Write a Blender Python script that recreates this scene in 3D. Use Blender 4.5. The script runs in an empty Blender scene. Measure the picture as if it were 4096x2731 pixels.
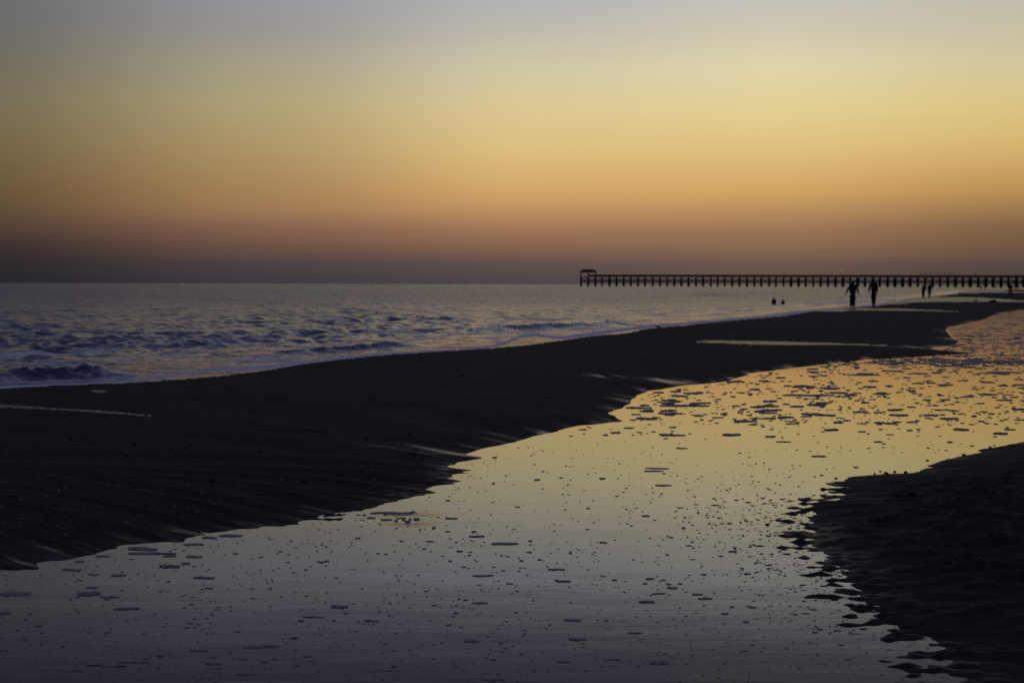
import bpy, bmesh, math, random
import numpy as np
from mathutils import Vector, Matrix, Euler

random.seed(7)
rng = np.random.default_rng(11)
SC = bpy.context.scene
COL = SC.collection
PI = math.pi

# ------------------------------------------------------------------ camera
H = 1.5                       # eye height above the tide level, metres
FPX = 4096 * 50 / 36          # focal length of the photograph in its own pixels
PITCH = math.atan(228.5 / FPX)
ROLL = 0.0027
Rm = (Euler((PI / 2 - PITCH, 0, 0)).to_matrix() @ Matrix.Rotation(ROLL, 3, 'Z'))
RN = np.array(Rm)


def ground(px, py, z=0.0):
    """The point of the beach (height z) seen at pixel px, py of the photograph."""
    d = RN @ np.array([(px - 2048) / FPX, -(py - 1365.5) / FPX, -1.0])
    if d[2] > -1e-5:
        d[2] = -1e-5
    t = (z - H) / d[2]
    return np.array([d[0] * t, d[1] * t])


def to_px(P):
    """world xyz (n,3) -> photograph pixels (n,2)"""
    q = (P - np.array([0, 0, H])) @ RN
    return np.stack([2048 + FPX * q[:, 0] / -q[:, 2], 1365.5 - FPX * q[:, 1] / -q[:, 2]], 1)


cam_data = bpy.data.cameras.new('camera')
cam = bpy.data.objects.new('camera', cam_data)
COL.objects.link(cam)
cam.matrix_world = Matrix.Translation((0, 0, H)) @ Rm.to_4x4()
cam_data.lens = 50
cam_data.sensor_width = 36
cam_data.clip_start = 0.1
cam_data.clip_end = 60000
cam_data.dof.use_dof = True
cam_data.dof.focus_distance = 9.0
cam_data.dof.aperture_fstop = 4.0
SC.camera = cam

# ------------------------------------------------------------------ helpers


def tag(o, label=None, cat=None, group=None, kind=None):
    if label:
        o['label'] = label
    if cat:
        o['category'] = cat
    if group:
        o['group'] = group
    if kind:
        o['kind'] = kind
    return o


def link(name, me, mat=None, parent=None, loc=(0, 0, 0), rz=0.0):
    o = bpy.data.objects.new(name, me)
    COL.objects.link(o)
    o.location = loc
    o.rotation_euler = (0, 0, rz)
    if mat and me is not None and not me.materials:
        me.materials.append(mat)
    if parent:
        o.parent = parent
    return o


def empty(name, loc=(0, 0, 0), rz=0.0):
    return link(name, None, None, None, loc, rz)


def np_mesh(name, V, F, smooth=True, attrs=None):
    """V (n,3), F (m,4) or (m,3) arrays"""
    me = bpy.data.meshes.new(name)
    V = np.asarray(V, np.float32)
    F = np.asarray(F, np.int32)
    k = F.shape[1]
    me.vertices.add(len(V))
    me.vertices.foreach_set('co', V.ravel())
    me.loops.add(F.size)
    me.loops.foreach_set('vertex_index', F.ravel())
    me.polygons.add(len(F))
    me.polygons.foreach_set('loop_start', np.arange(0, F.size, k, dtype=np.int32))
    me.polygons.foreach_set('loop_total', np.full(len(F), k, np.int32))
    me.polygons.foreach_set('use_smooth', np.full(len(F), smooth))
    for n, a in (attrs or {}).items():
        at = me.attributes.new(n, 'FLOAT', 'POINT')
        at.data.foreach_set('value', np.asarray(a, np.float32))
    me.update(calc_edges=True)
    me.validate()
    return me


class MB:
    """collects boxes, tubes and cones into one mesh"""

    def __init__(self):
        self.v, self.f = [], []

    def box(self, c, s, rz=0.0):
        b = len(self.v)
        ca, sa = math.cos(rz), math.sin(rz)
        for dz in (-1, 1):
            for dx, dy in ((-1, -1), (1, -1), (1, 1), (-1, 1)):
                x, y = dx * s[0] / 2, dy * s[1] / 2
                self.v.append((c[0] + x * ca - y * sa, c[1] + x * sa + y * ca, c[2] + dz * s[2] / 2))
        for q in ((3, 2, 1, 0), (4, 5, 6, 7), (0, 1, 5, 4), (1, 2, 6, 5), (2, 3, 7, 6), (3, 0, 4, 7)):
            self.f.append(tuple(b + i for i in q))
        return self

    def tube(self, p, q, r0, r1=None, n=8):
        r1 = r0 if r1 is None else r1
        p, q = Vector(p), Vector(q)
        d = (q - p).normalized()
        u = d.orthogonal().normalized()
        w = d.cross(u)
        b = len(self.v)
        for c, r in ((p, r0), (q, r1)):
            for k in range(n):
                a = 2 * PI * k / n
                self.v.append(tuple(c + (u * math.cos(a) + w * math.sin(a)) * r))
        for k in range(n):
            k2 = (k + 1) % n
            self.f.append((b + k, b + k2, b + n + k2, b + n + k))
        self.f.append(tuple(b + k for k in reversed(range(n))))
        self.f.append(tuple(b + n + k for k in range(n)))
        return self

    def mesh(self, name):
        me = bpy.data.meshes.new(name)
        me.from_pydata(self.v, [], self.f)
        me.update()
        return me

    def build(self, name, mat, parent=None, loc=(0, 0, 0), rz=0.0):
        return link(name, self.mesh(name), mat, parent, loc, rz)


_perm = np.random.default_rng(3).permutation(256)
_perm = np.concatenate([_perm, _perm, _perm])
_ga = np.random.default_rng(4).random(256) * 2 * PI
_gx, _gy = np.cos(_ga), np.sin(_ga)


def perlin(x, y, seed=0):
    x = np.asarray(x, float) + seed * 17.31
    y = np.asarray(y, float) + seed * 9.77
    xi, yi = np.floor(x).astype(int), np.floor(y).astype(int)
    xf, yf = x - xi, y - yi
    xi &= 255
    yi &= 255
    u = xf * xf * xf * (xf * (xf * 6 - 15) + 10)
    v = yf * yf * yf * (yf * (yf * 6 - 15) + 10)

    def g(a, b, dx, dy):
        h = _perm[_perm[xi + a] + yi + b]
        return _gx[h] * dx + _gy[h] * dy
    n0 = g(0, 0, xf, yf) * (1 - u) + g(1, 0, xf - 1, yf) * u
    n1 = g(0, 1, xf, yf - 1) * (1 - u) + g(1, 1, xf - 1, yf - 1) * u
    return (n0 * (1 - v) + n1 * v) * 1.5


def fbm(x, y, seed=0, o=4, gain=0.5):
    s, a = 0, 1.0
    for k in range(o):
        s = s + a * perlin(x * 2 ** k, y * 2 ** k, seed + k)
        a *= gain
    return s


def sstep(a, b, x):
    t = np.clip((x - a) / (b - a), 0, 1)
    return t * t * (3 - 2 * t)


def inside(poly, X, Y):
    c = np.zeros(X.shape, bool)
    n = len(poly)
    for i in range(n):
        x0, y0 = poly[i]
        x1, y1 = poly[(i + 1) % n]
        if y0 == y1:
            continue
        m = (y0 > Y) != (y1 > Y)
        c ^= m & (X < (x1 - x0) * (Y - y0) / (y1 - y0) + x0)
    return c


def dist_line(pts, X, Y, want_s=False):
    best = np.full(X.shape, 1e18)
    S = np.zeros(X.shape) if want_s else None
    acc = 0.0
    for i in range(len(pts) - 1):
        ax, ay = pts[i]
        bx, by = pts[i + 1]
        dx, dy = bx - ax, by - ay
        L2 = dx * dx + dy * dy
        t = np.clip(((X - ax) * dx + (Y - ay) * dy) / L2, 0, 1)
        d = (X - ax - t * dx) ** 2 + (Y - ay - t * dy) ** 2
        if want_s:
            m = d < best
            S[m] = acc + t[m] * math.sqrt(L2)
        np.minimum(best, d, out=best)
        acc += math.sqrt(L2)
    return (np.sqrt(best), S) if want_s else np.sqrt(best)


def G(pts):
    return np.array([ground(x, y) for x, y in pts])


# ------------------------------------------------------------------ materials
def new_mat(name):
    m = bpy.data.materials.new(name)
    m.use_nodes = True
    nt = m.node_tree
    nt.nodes.clear()
    out = nt.nodes.new('ShaderNodeOutputMaterial')
    return m, nt, out


def N(nt, typ, **kw):
    n = nt.nodes.new(typ)
    for k, v in kw.items():
        if k == 'inp':
            for a, b in v.items():
                if isinstance(b, bpy.types.NodeSocket):
                    nt.links.new(b, n.inputs[a])
                else:
                    n.inputs[a].default_value = b
        else:
            setattr(n, k, v)
    return n


def math_node(nt, op, a, b=0.0, clamp=False):
    n = nt.nodes.new('ShaderNodeMath')
    n.operation = op
    n.use_clamp = clamp
    for i, x in enumerate((a, b)):
        if isinstance(x, bpy.types.NodeSocket):
            nt.links.new(x, n.inputs[i])
        else:
            n.inputs[i].default_value = x
    return n.outputs[0]


def coords(nt, scale=(1, 1, 1), rot=0.0, space='Object'):
    tc = nt.nodes.new('ShaderNodeTexCoord')
    mp = N(nt, 'ShaderNodeMapping', inp={'Vector': tc.outputs[space], 'Scale': scale, 'Rotation': (0, 0, rot)})
    return mp.outputs[0]


def noise(nt, vec, scale, detail=3.0, rough=0.5):
    return N(nt, 'ShaderNodeTexNoise', inp={'Vector': vec, 'Scale': scale, 'Detail': detail, 'Roughness': rough})


def mixcol(nt, fac, a, b):
    n = nt.nodes.new('ShaderNodeMix')
    n.data_type = 'RGBA'
    for i, x in ((0, fac), (6, a), (7, b)):
        if isinstance(x, bpy.types.NodeSocket):
            nt.links.new(x, n.inputs[i])
        elif i == 0:
            n.inputs[i].default_value = x
        else:
            n.inputs[i].default_value = (*x, 1)
    return n.outputs[2]


def maprange(nt, v, a, b, c=0.0, d=1.0, smooth=False):
    n = N(nt, 'ShaderNodeMapRange', inp={'Value': v, 'From Min': a, 'From Max': b, 'To Min': c, 'To Max': d})
    n.clamp = True
    if smooth:
        n.interpolation_type = 'SMOOTHSTEP'
    return n.outputs[0]


def plain(name, col, rough=0.8, spec=0.3, var=0.25, scale=8.0, bump=0.0):
    m, nt, out = new_mat(name)
    v = coords(nt)
    nz = noise(nt, v, scale, 4)
    c = mixcol(nt, nz.outputs[0], tuple(x * (1 - var) for x in col), tuple(min(1, x * (1 + var)) for x in col))
    b = N(nt, 'ShaderNodeBsdfPrincipled', inp={'Base Color': c, 'Roughness': rough, 'Specular IOR Level': spec})
    if bump:
        bp = N(nt, 'ShaderNodeBump', inp={'Height': nz.outputs[0], 'Strength': bump, 'Distance': 0.01})
        nt.links.new(bp.outputs[0], b.inputs['Normal'])
    nt.links.new(b.outputs[0], out.inputs[0])
    return m


# wet beach sand: dull grains, and a water film (attribute «film») that shines
def sand_material():
    m, nt, out = new_mat('wet_sand')
    v = coords(nt)
    n1 = noise(nt, v, 0.9, 5, 0.6)
    n2 = noise(nt, v, 60.0, 3, 0.6)
    n3 = noise(nt, v, 9.0, 4, 0.55)
    c1 = mixcol(nt, n1.outputs[0], (0.044, 0.041, 0.035), (0.072, 0.066, 0.055))
    c2 = mixcol(nt, maprange(nt, n2.outputs[0], 0.35, 0.7), c1, (0.058, 0.053, 0.045))
    dif = N(nt, 'ShaderNodeBsdfDiffuse', inp={'Color': c2, 'Roughness': 1.0})
    h = math_node(nt, 'ADD', math_node(nt, 'MULTIPLY', n3.outputs[0], 1.0), math_node(nt, 'MULTIPLY', n2.outputs[0], 0.25))
    bp = N(nt, 'ShaderNodeBump', inp={'Height': h, 'Strength': 0.8, 'Distance': 0.012})
    nt.links.new(bp.outputs[0], dif.inputs['Normal'])
    film = N(nt, 'ShaderNodeAttribute', attribute_name='film').outputs['Fac']
    # gloss: faint sheen of damp grains everywhere, a mirror where a film of water lies
    bp2 = N(nt, 'ShaderNodeBump', inp={'Height': h, 'Strength': 0.5, 'Distance': 0.006})
    gl = N(nt, 'ShaderNodeBsdfGlossy', inp={'Color': (1, 1, 1, 1), 'Roughness': maprange(nt, film, 0, 1, 0.42, 0.20), 'Normal': bp2.outputs[0]})
    fr = N(nt, 'ShaderNodeFresnel', inp={'IOR': 1.33, 'Normal': bp2.outputs[0]})
    fac = math_node(nt, 'MULTIPLY', fr.outputs[0], maprange(nt, film, 0, 1, 0.038, 0.52), True)
    mx = N(nt, 'ShaderNodeMixShader', inp={0: fac, 1: dif.outputs[0], 2: gl.outputs[0]})
    nt.links.new(mx.outputs[0], out.inputs[0])
    return m


def sea_material():
    m, nt, out = new_mat('sea_water')
    v = coords(nt, (1.0, 0.8, 1.0), 0.35)
    a = noise(nt, v, 1.1, 4, 0.55)
    b = noise(nt, v, 4.5, 3, 0.55)
    c = noise(nt, coords(nt, (1, 1, 1), 0.35), 0.11, 3, 0.6)
    big = maprange(nt, c.outputs[0], 0.3, 0.7, 0.55, 1.25)
    h = math_node(nt, 'ADD', math_node(nt, 'MULTIPLY', a.outputs[0], 0.36), math_node(nt, 'MULTIPLY', b.outputs[0], 0.055))
    h = math_node(nt, 'MULTIPLY', h, big)
    bp = N(nt, 'ShaderNodeBump', inp={'Height': h, 'Strength': 1.0, 'Distance': 1.0})
    w = N(nt, 'ShaderNodeBsdfPrincipled', inp={'Base Color': (0.048, 0.064, 0.160, 1), 'Roughness': N(nt, 'ShaderNodeAttribute', attribute_name='chop').outputs['Fac'], 'IOR': 1.33, 'Normal': bp.outputs[0]})
    foam = N(nt, 'ShaderNodeAttribute', attribute_name='foam').outputs['Fac']
    fn = noise(nt, v, 7.0, 5, 0.65)
    ff = math_node(nt, 'ADD', foam, math_node(nt, 'MULTIPLY', math_node(nt, 'SUBTRACT', fn.outputs[0], 0.5), 0.9))
    fac = maprange(nt, ff, 0.30, 0.75, 0.0, 0.92)
    bf = N(nt, 'ShaderNodeBump', inp={'Height': fn.outputs[0], 'Strength': 0.5, 'Distance': 0.05})
    d = N(nt, 'ShaderNodeBsdfDiffuse', inp={'Color': (0.84, 0.85, 0.92, 1), 'Normal': bf.outputs[0]})
    mx = N(nt, 'ShaderNodeMixShader', inp={0: fac, 1: w.outputs[0], 2: d.outputs[0]})
    nt.links.new(mx.outputs[0], out.inputs[0])
    return m


RING = ground(1640, 2078)


def pool_material():
    m, nt, out = new_mat('pool_water')
    tc = nt.nodes.new('ShaderNodeTexCoord')
    v = coords(nt, (0.55, 1.6, 1.0), 0.08)
    v2 = coords(nt, (0.8, 2.2, 1.0), -0.12)
    a = noise(nt, v, 2.2, 3, 0.5)
    b = noise(nt, v2, 14.0, 2, 0.5)
    area = maprange(nt, noise(nt, coords(nt), 0.45, 2).outputs[0], 0.42, 0.62, 0.08, 1.0)
    h = math_node(nt, 'ADD', math_node(nt, 'MULTIPLY', a.outputs[0], 0.0013), math_node(nt, 'MULTIPLY', math_node(nt, 'MULTIPLY', b.outputs[0], area), 0.00032))
    # rings spreading from the bubbling spot
    sub = N(nt, 'ShaderNodeVectorMath', operation='SUBTRACT', inp={0: tc.outputs['Object'], 1: (RING[0], RING[1], 0)})
    ln = N(nt, 'ShaderNodeVectorMath', operation='LENGTH', inp={0: sub.outputs[0]}).outputs['Value']
    wv = math_node(nt, 'SINE', math_node(nt, 'MULTIPLY', ln, 2 * PI / 0.052))
    env = math_node(nt, 'MULTIPLY', maprange(nt, ln, 0.08, 0.16, 0, 1, True), maprange(nt, ln, 0.22, 0.34, 1, 0, True))
    h = math_node(nt, 'ADD', h, math_node(nt, 'MULTIPLY', math_node(nt, 'MULTIPLY', wv, env), 0.00055))
    bp = N(nt, 'ShaderNodeBump', inp={'Height': h, 'Strength': 1.0, 'Distance': 1.0})
    w = N(nt, 'ShaderNodeBsdfPrincipled', inp={'Base Color': (0.016, 0.015, 0.015, 1), 'Roughness': 0.03, 'IOR': 1.33, 'Normal': bp.outputs[0]})
    nt.links.new(w.outputs[0], out.inputs[0])
    return m


def puddle_material():
    m, nt, out = new_mat('rippled_puddle_water')
    v = coords(nt, (0.5, 1.0, 1.0), 0.3)
    a = noise(nt, v, 5.0, 4, 0.6)
    bp = N(nt, 'ShaderNodeBump', inp={'Height': a.outputs[0], 'Strength': 1.0, 'Distance': 0.03})
    w = N(nt, 'ShaderNodeBsdfPrincipled', inp={'Base Color': (0.016, 0.015, 0.015, 1), 'Roughness': 0.34, 'IOR': 1.33, 'Normal': bp.outputs[0]})
    nt.links.new(w.outputs[0], out.inputs[0])
    return m


def foam_material():
    m, nt, out = new_mat('foam')
    v = coords(nt)
    vo = N(nt, 'ShaderNodeTexVoronoi', inp={'Vector': v, 'Scale': 260.0})
    nz = noise(nt, v, 40.0, 3)
    h = math_node(nt, 'ADD', math_node(nt, 'MULTIPLY', vo.outputs['Distance'], -1.0), nz.outputs[0])
    bp = N(nt, 'ShaderNodeBump', inp={'Height': h, 'Strength': 0.7, 'Distance': 0.004})
    c = mixcol(nt, nz.outputs[0], (0.32, 0.30, 0.265), (0.50, 0.47, 0.415))
    d = N(nt, 'ShaderNodeBsdfPrincipled', inp={'Base Color': c, 'Roughness': 0.75, 'Specular IOR Level': 0.12, 'Normal': bp.outputs[0]})
    nt.links.new(d.outputs[0], out.inputs[0])
    return m


M_sand, M_sea, M_pool, M_foam, M_puddle = sand_material(), sea_material(), pool_material(), foam_material(), puddle_material()
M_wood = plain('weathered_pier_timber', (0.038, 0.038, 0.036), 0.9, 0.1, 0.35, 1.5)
M_roof = plain('dark_roof_sheet', (0.05, 0.05, 0.055), 0.8, 0.15, 0.2, 2)
M_shell = plain('broken_shell', (0.125, 0.12, 0.11), 0.6, 0.25, 0.5, 30, 0.4)
M_stone = plain('dark_wet_stone', (0.045, 0.043, 0.042), 0.6, 0.25, 0.3, 40, 0.5)
M_weed = plain('seaweed', (0.025, 0.027, 0.02), 0.6, 0.2, 0.4, 30, 0.6)
M_stick = plain('driftwood_bark', (0.05, 0.042, 0.035), 0.8, 0.2, 0.3, 20, 0.5)
M_skin = plain('skin', (0.32, 0.20, 0.15), 0.6, 0.3, 0.05, 10)
M_jacket = plain('black_jacket_cloth', (0.020, 0.020, 0.024), 0.9, 0.1, 0.2, 20)
M_jacket2 = plain('brown_jacket_cloth', (0.070, 0.035, 0.022), 0.9, 0.1, 0.2, 20)
M_jacket3 = plain('slate_jacket_cloth', (0.030, 0.032, 0.045), 0.9, 0.1, 0.2, 20)
M_trousers = plain('dark_denim', (0.022, 0.024, 0.032), 0.9, 0.1, 0.2, 20)
M_hair = plain('dark_hair', (0.02, 0.015, 0.012), 0.6, 0.3, 0.3, 40)
M_shoe = plain('black_shoe', (0.02, 0.02, 0.02), 0.7, 0.2, 0.2, 20)

# ------------------------------------------------------------------ shorelines, traced as points of the beach
A_px = [(-1700, 1655), (-900, 1598), (-400, 1572), (0, 1555), (174, 1547), (348, 1540), (522, 1533), (697, 1521), (906, 1503), (1080, 1480), (1219, 1456),
        (1393, 1435), (1567, 1419), (1741, 1407), (1916, 1397), (2090, 1383), (2264, 1360), (2438, 1334), (2612, 1311), (2786, 1296), (2961, 1280),
        (3135, 1264), (3250, 1247), (3326, 1240), (3399, 1233), (3495, 1224), (3575, 1216), (3633, 1209), (3663, 1200), (3726, 1189), (3790, 1182),
        (3832, 1176), (3842, 1168), (3895, 1163), (4000, 1160), (4096, 1158), (4600, 1154), (5400, 1153)]
B_px = [(-1900, 2900), (-800, 2480), (0, 2284), (143, 2272), (149, 2252), (256, 2243), (381, 2213), (500, 2189), (595, 2174), (714, 2162), (750, 2150),
        (845, 2142), (881, 2133), (1000, 2117), (1096, 2100), (1204, 2085), (1236, 2066), (1383, 2050), (1542, 2018), (1612, 2005), (1663, 1986),
        (1753, 1973), (1714, 1957), (1766, 1941), (1836, 1922), (1810, 1903), (1817, 1884), (1785, 1868), (1836, 1849), (1944, 1830), (1868, 1817),
        (1912, 1801), (2021, 1777), (2085, 1763), (2123, 1745), (2212, 1724), (2314, 1705), (2442, 1686), (2454, 1670), (2416, 1651), (2494, 1625),
        (2512, 1614), (2559, 1586), (2582, 1562), (2727, 1543), (2821, 1534), (2914, 1520), (2994, 1501), (3003, 1494), (3092, 1483), (3233, 1464),
        (3419, 1446), (3606, 1432), (3699, 1425), (3927, 1413), (3746, 1399), (3722, 1392), (3815, 1381), (3839, 1366), (3806, 1352), (3783, 1324),
        (3792, 1310), (3857, 1296), (3932, 1280), (3965, 1264), (4002, 1250), (4096, 1238), (4500, 1215), (5400, 1196)]
Bs_px = [(-1900, 2900), (-800, 2480), (0, 2278), (600, 2180), (1100, 2095), (1500, 2025), (1800, 1900), (2050, 1780), (2430, 1660), (2600, 1570), (2950, 1505),
         (3300, 1452), (3700, 1410), (3830, 1340), (3950, 1270), (4500, 1215), (5400, 1196)]
C_px = [(5600, 1560), (4700, 1690), (4300, 1735), (4096, 1766), (4057, 1775), (3988, 1788), (3913, 1800), (3926, 1809), (3826, 1828), (3763, 1844), (3713, 1863), (3738, 1869),
        (3676, 1881), (3688, 1890), (3613, 1893), (3525, 1896), (3444, 1903), (3388, 1909), (3407, 1918), (3300, 1936), (3332, 1943), (3394, 1948),
        (3313, 1956), (3369, 1972), (3338, 1986), (3375, 1997), (3275, 2002), (3240, 2030), (3245, 2060), (3235, 2085), (3240, 2115), (3225, 2140),
        (3215, 2175), (3270, 2200), (3300, 2225), (3290, 2250), (3370, 2280), (3340, 2300), (3420, 2329), (3380, 2345), (3470, 2369), (3400, 2388),
        (3450, 2419), (3520, 2430), (3460, 2450), (3510, 2470), (3500, 2490), (3610, 2516), (3560, 2530), (3688, 2548), (3788, 2585), (3780, 2616),
        (3763, 2644), (3788, 2682), (3826, 2731), (3860, 2900), (3700, 3300), (2600, 4200), (1200, 5000), (-500, 5200)]
A, B, BS, C = G(A_px), G(B_px), G(Bs_px), G(C_px)
BAR = np.concatenate([A, B[::-1]])
BANK = np.concatenate([C, np.array([(-6, -4), (40, -4), (60, 12)])])
SEA = np.concatenate([A, np.array([(9e4, A[-1][1] + 500), (9e4, 9e4), (-9e4, 9e4), (-9e4, -50), (A[0][0] - 60, -50)])])

# puddles on the bar: centre line in photograph pixels with half widths
PUDDLES = [
    ('left', [(-260, 1630, 3), (-60, 1640, 5), (40, 1645, 3.5), (150, 1651, 1.8), (281, 1658, 3.0), (398, 1666, 4.0), (500, 1674, 2.2), (610, 1684, 0.6)]),
    ('left', [(380, 1578, 3.5), (405, 1579, 3.0), (432, 1580, 0.6)]),
    ('mid', [(2780, 1374, 0.8), (2900, 1375, 3), (3000, 1378, 6.5), (3150, 1381, 6), (3300, 1383, 4), (3420, 1386, 2.4), (3540, 1390, 1.0)]),
    ('mid', [(3270, 1246, 1.2), (3360, 1243, 2.6), (3441, 1242, 3.2), (3560, 1241, 3.2), (3700, 1244, 3), (3832, 1249, 1)]),
    ('far', [(3560, 1214, 2), (3620, 1207, 6), (3720, 1200, 9), (3830, 1199, 9.5), (3930, 1200, 8), (4020, 1203, 5), (4110, 1207, 2)]),
    ('far', [(3850, 1171, 1.5), (3900, 1168, 4), (3980, 1167, 4.5), (4040, 1169, 3), (4130, 1171, 1.5)]),
]
FILMS = [  # streaks of shining wet sand: from px to px, thickness
    (1430, 1803, 1700, 1818, 12), (1600, 1812, 1944, 1834, 20), (1940, 1716, 2110, 1745, 10), (2360, 1512, 2560, 1522, 9), (2520, 1522, 2820, 1536, 9),
    (2100, 1745, 2200, 1726, 7), (200, 2205, 430, 2228, 12), (380, 2146, 560, 2156, 7), (2960, 1498, 3110, 1482, 7), (1700, 1988, 1560, 2012, 8),
    (-60, 2262, 260, 2250, 16), (0, 2300, 160, 2285, 22), (120, 2200, 420, 2232, 16), (430, 2150, 700, 2176, 12), (650, 2120, 860, 2144, 9), (900, 2095, 1120, 2106, 8), (1180, 2050, 1330, 2062, 7), (880, 2133, 1100, 2098, 8), (2820, 1530, 3000, 1502, 6), (3250, 1462, 3500, 1440, 7), (3560, 1394, 3800, 1386, 6), (2560, 1690, 2300, 1708, 5)]


def puddle_fields(X, Y):
    """0..1 mask of each puddle at ground points (distance measured in the puddle's own widths)"""
    out = []
    P = np.stack([X, Y, np.zeros_like(X)], 1)
    ok = Y > 3
    px = np.full((len(X), 2), -1e6)
    px[ok] = to_px(P[ok])
    for _, pts in PUDDLES:
        best = np.full(len(X), 9.0)
        for (x0, y0, w0), (x1, y1, w1) in zip(pts[:-1], pts[1:]):
            t = np.clip((px[:, 0] - x0) / (x1 - x0), 0, 1)
            d = np.hypot(np.abs(px[:, 1] - (y0 + t * (y1 - y0))), np.abs(px[:, 0] - (x0 + t * (x1 - x0))) * 0.25)
            best = np.minimum(best, d / (w0 + t * (w1 - w0)))
        out.append(best)
    return out, px


def terrain(X, Y):
    inb = inside(BAR, X, Y)
    ink = inside(BANK, X, Y)
    dA, sA = dist_line(A, X, Y, True)
    dB = dist_line(B, X, Y)
    dBs, s = dist_line(BS, X, Y, True)
    dC = dist_line(C, X, Y)
    r = np.hypot(X, Y)
    sgn = np.where(inb, 1.0, -1.0)
    far = np.clip(r / 12, 1, 8)
    # the bar
    up = 0.115 * (1 - np.exp(-np.maximum(dB, 0) / (1.9 * far ** 0.5)))
    dn = 0.010 * dA
    hb = np.where(inb, up * dn / (up + dn + 1e-6) * 1.12 + np.minimum(0.02 * dB, 0.012), 0)
    hb = np.where(inb, hb, -np.minimum(0.045 * np.minimum(dB, dA), 0.25))
    t = dBs * sgn
    k1 = 1.0 / far
    rill = perlin(s * 2.6 * k1, t * 0.16 * k1, 1) * 0.55 + perlin(s * 6.5 * k1, t * 0.28 * k1, 2) * 0.35 + perlin(s * 15 * k1, t * 0.5 * k1, 3) * 0.16
    ridge = -np.abs(perlin(s * 1.5 * k1, t * 0.22 * k1, 5)) + 0.25
    env = np.exp(-np.maximum(dB, 0) / (4.2 * far ** 0.6)) * np.where(inb, 1, np.exp(-dB / 0.35))
    env *= sstep(0.0, 0.25, dB * 1.0) * 0.75 + 0.25
    hb = hb + env * (rill * 0.036 + ridge * 0.065 * sstep(0, 0.8, dB))
    hb = hb + np.where(inb, 0.012 * sstep(0.0, 1.0, np.minimum(dA, dB) / far ** 0.5), 0)
    und = fbm(X * 0.5, Y * 0.35, 20, 3) * 0.010 * sstep(0.3, 3, np.minimum(dA, dB)) * inb
    hb = hb + und
    # the trampled near bank
    hk = np.where(ink, 0.012 * (1 - np.exp(-dC / 0.3)) + 0.22 * (1 - np.exp(-dC / 3.5)), -np.minimum(0.024 * dC, 0.3))
    wx = X + 0.06 * perlin(X * 3, Y * 3, 31)
    lump = perlin(wx * 2.6, Y * 2.8, 30) * 0.22 + perlin(wx * 4.4, Y * 6.2, 33) * 0.75 + perlin(X * 14, Y * 12, 35) * 0.30 + perlin(X * 29, Y * 26, 39) * 0.13
    lump = np.where(lump < 0, lump * 0.45, lump)
    sC = np.where(ink, dC, -dC)
    wob_ = sstep(-0.05, 0.4, sC)
    lump_o = perlin(wx * 6.0, Y * 8.5, 36) * 0.65 + perlin(X * 13, Y * 16, 37) * 0.50
    lump = lump * wob_ + np.where(lump_o < 0, lump_o * 0.6, lump_o) * (1 - wob_)
    smooth_far = sstep(12.5, 9.5, Y)
    ragged = sstep(10.6, 9.9, Y)
    lamp = np.where(ink, 0.006 + 0.014 * ragged + 0.040 * sstep(0.1, 0.9, dC), (0.003 + 0.028 * ragged) * np.exp(-dC / 0.40)) * (0.35 + 0.65 * smooth_far)
    hk = hk + lump * lamp
    # footprints
    for fx, fy, fa in FEET:
        c_, s_ = math.cos(fa), math.sin(fa)
        u = (X - fx) * c_ + (Y - fy) * s_
        w = -(X - fx) * s_ + (Y - fy) * c_
        q = (u / 0.14) ** 2 + (w / 0.055) ** 2
        hk = hk + np.where(q < 9, -0.035 * np.exp(-q * q * 0.7) + 0.016 * np.exp(-(q - 1.9) ** 2 * 1.2), 0)
    h = np.maximum(hb, hk)
    micro = fbm(X * 7, Y * 7, 50, 3) * 0.0028
    h = h + micro * np.where(h > 0.006, 1, 0.25)
    # puddles lie in shallow basins
    pf, px = puddle_fields(X, Y)
    for f, lev in zip(pf, PUD_LEVEL):
        m = sstep(3.0, 1.0, f)
        basin = lev - 0.012 * sstep(1.35, 0.6, f) + 0.005 + fbm(X * 2.2 / np.clip(far, 1, 4), Y * 1.3 / np.clip(far, 1, 4), 70, 3) * 0.0022 * sstep(15, 45, r) - 0.004 * sstep(45, 15, r) * sstep(1.3, 0.9, f)
        h = h * (1 - m) + basin * m
    # water film attribute
    film = np.zeros_like(X)
    streak = perlin(s * 13 * k1, t * 0.24 * k1, 8) * 0.75 + perlin(s * 31 * k1, t * 0.5 * k1, 9) * 0.7
    for x0, y0, x1, y1, w in FILMS:
        dx, dy = x1 - x0, y1 - y0
        q = np.clip(((px[:, 0] - x0) * dx + (px[:, 1] - y0) * dy) / (dx * dx + dy * dy), 0, 1)
        d = np.hypot((px[:, 0] - x0 - q * dx) * 0.3, px[:, 1] - y0 - q * dy)
        film = np.maximum(film, sstep(1.4, 0.5, d / w) * sstep(-0.2, 0.5, streak * 0.9 + 0.2 - 0.3 * d / w) * np.minimum(1, 3 * np.minimum(q, 1 - q) + 0.2))
    edge = sstep(0.032, 0.0, h) * sstep(-0.2, 0.8, streak) * 0.8 * sstep(1.1, 0.3, np.minimum(dB, dC) / far ** 0.5)
    film = np.maximum(film, np.where(inb & (dB < dA), edge, edge * 0.5))
    return h, film, dict(inb=inb, ink=ink, dA=dA, dB=dB, dC=dC, sA=sA, r=r, pf=pf, px=px)


FEET = []
for k in range(26):
    x, y = 2.2 + random.random() * 2.6, 5.2 + random.random() * 4.2
    FEET.append((x, y, random.uniform(0, PI)))
PUD_LEVEL = [0.0] * len(PUDDLES)

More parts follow.
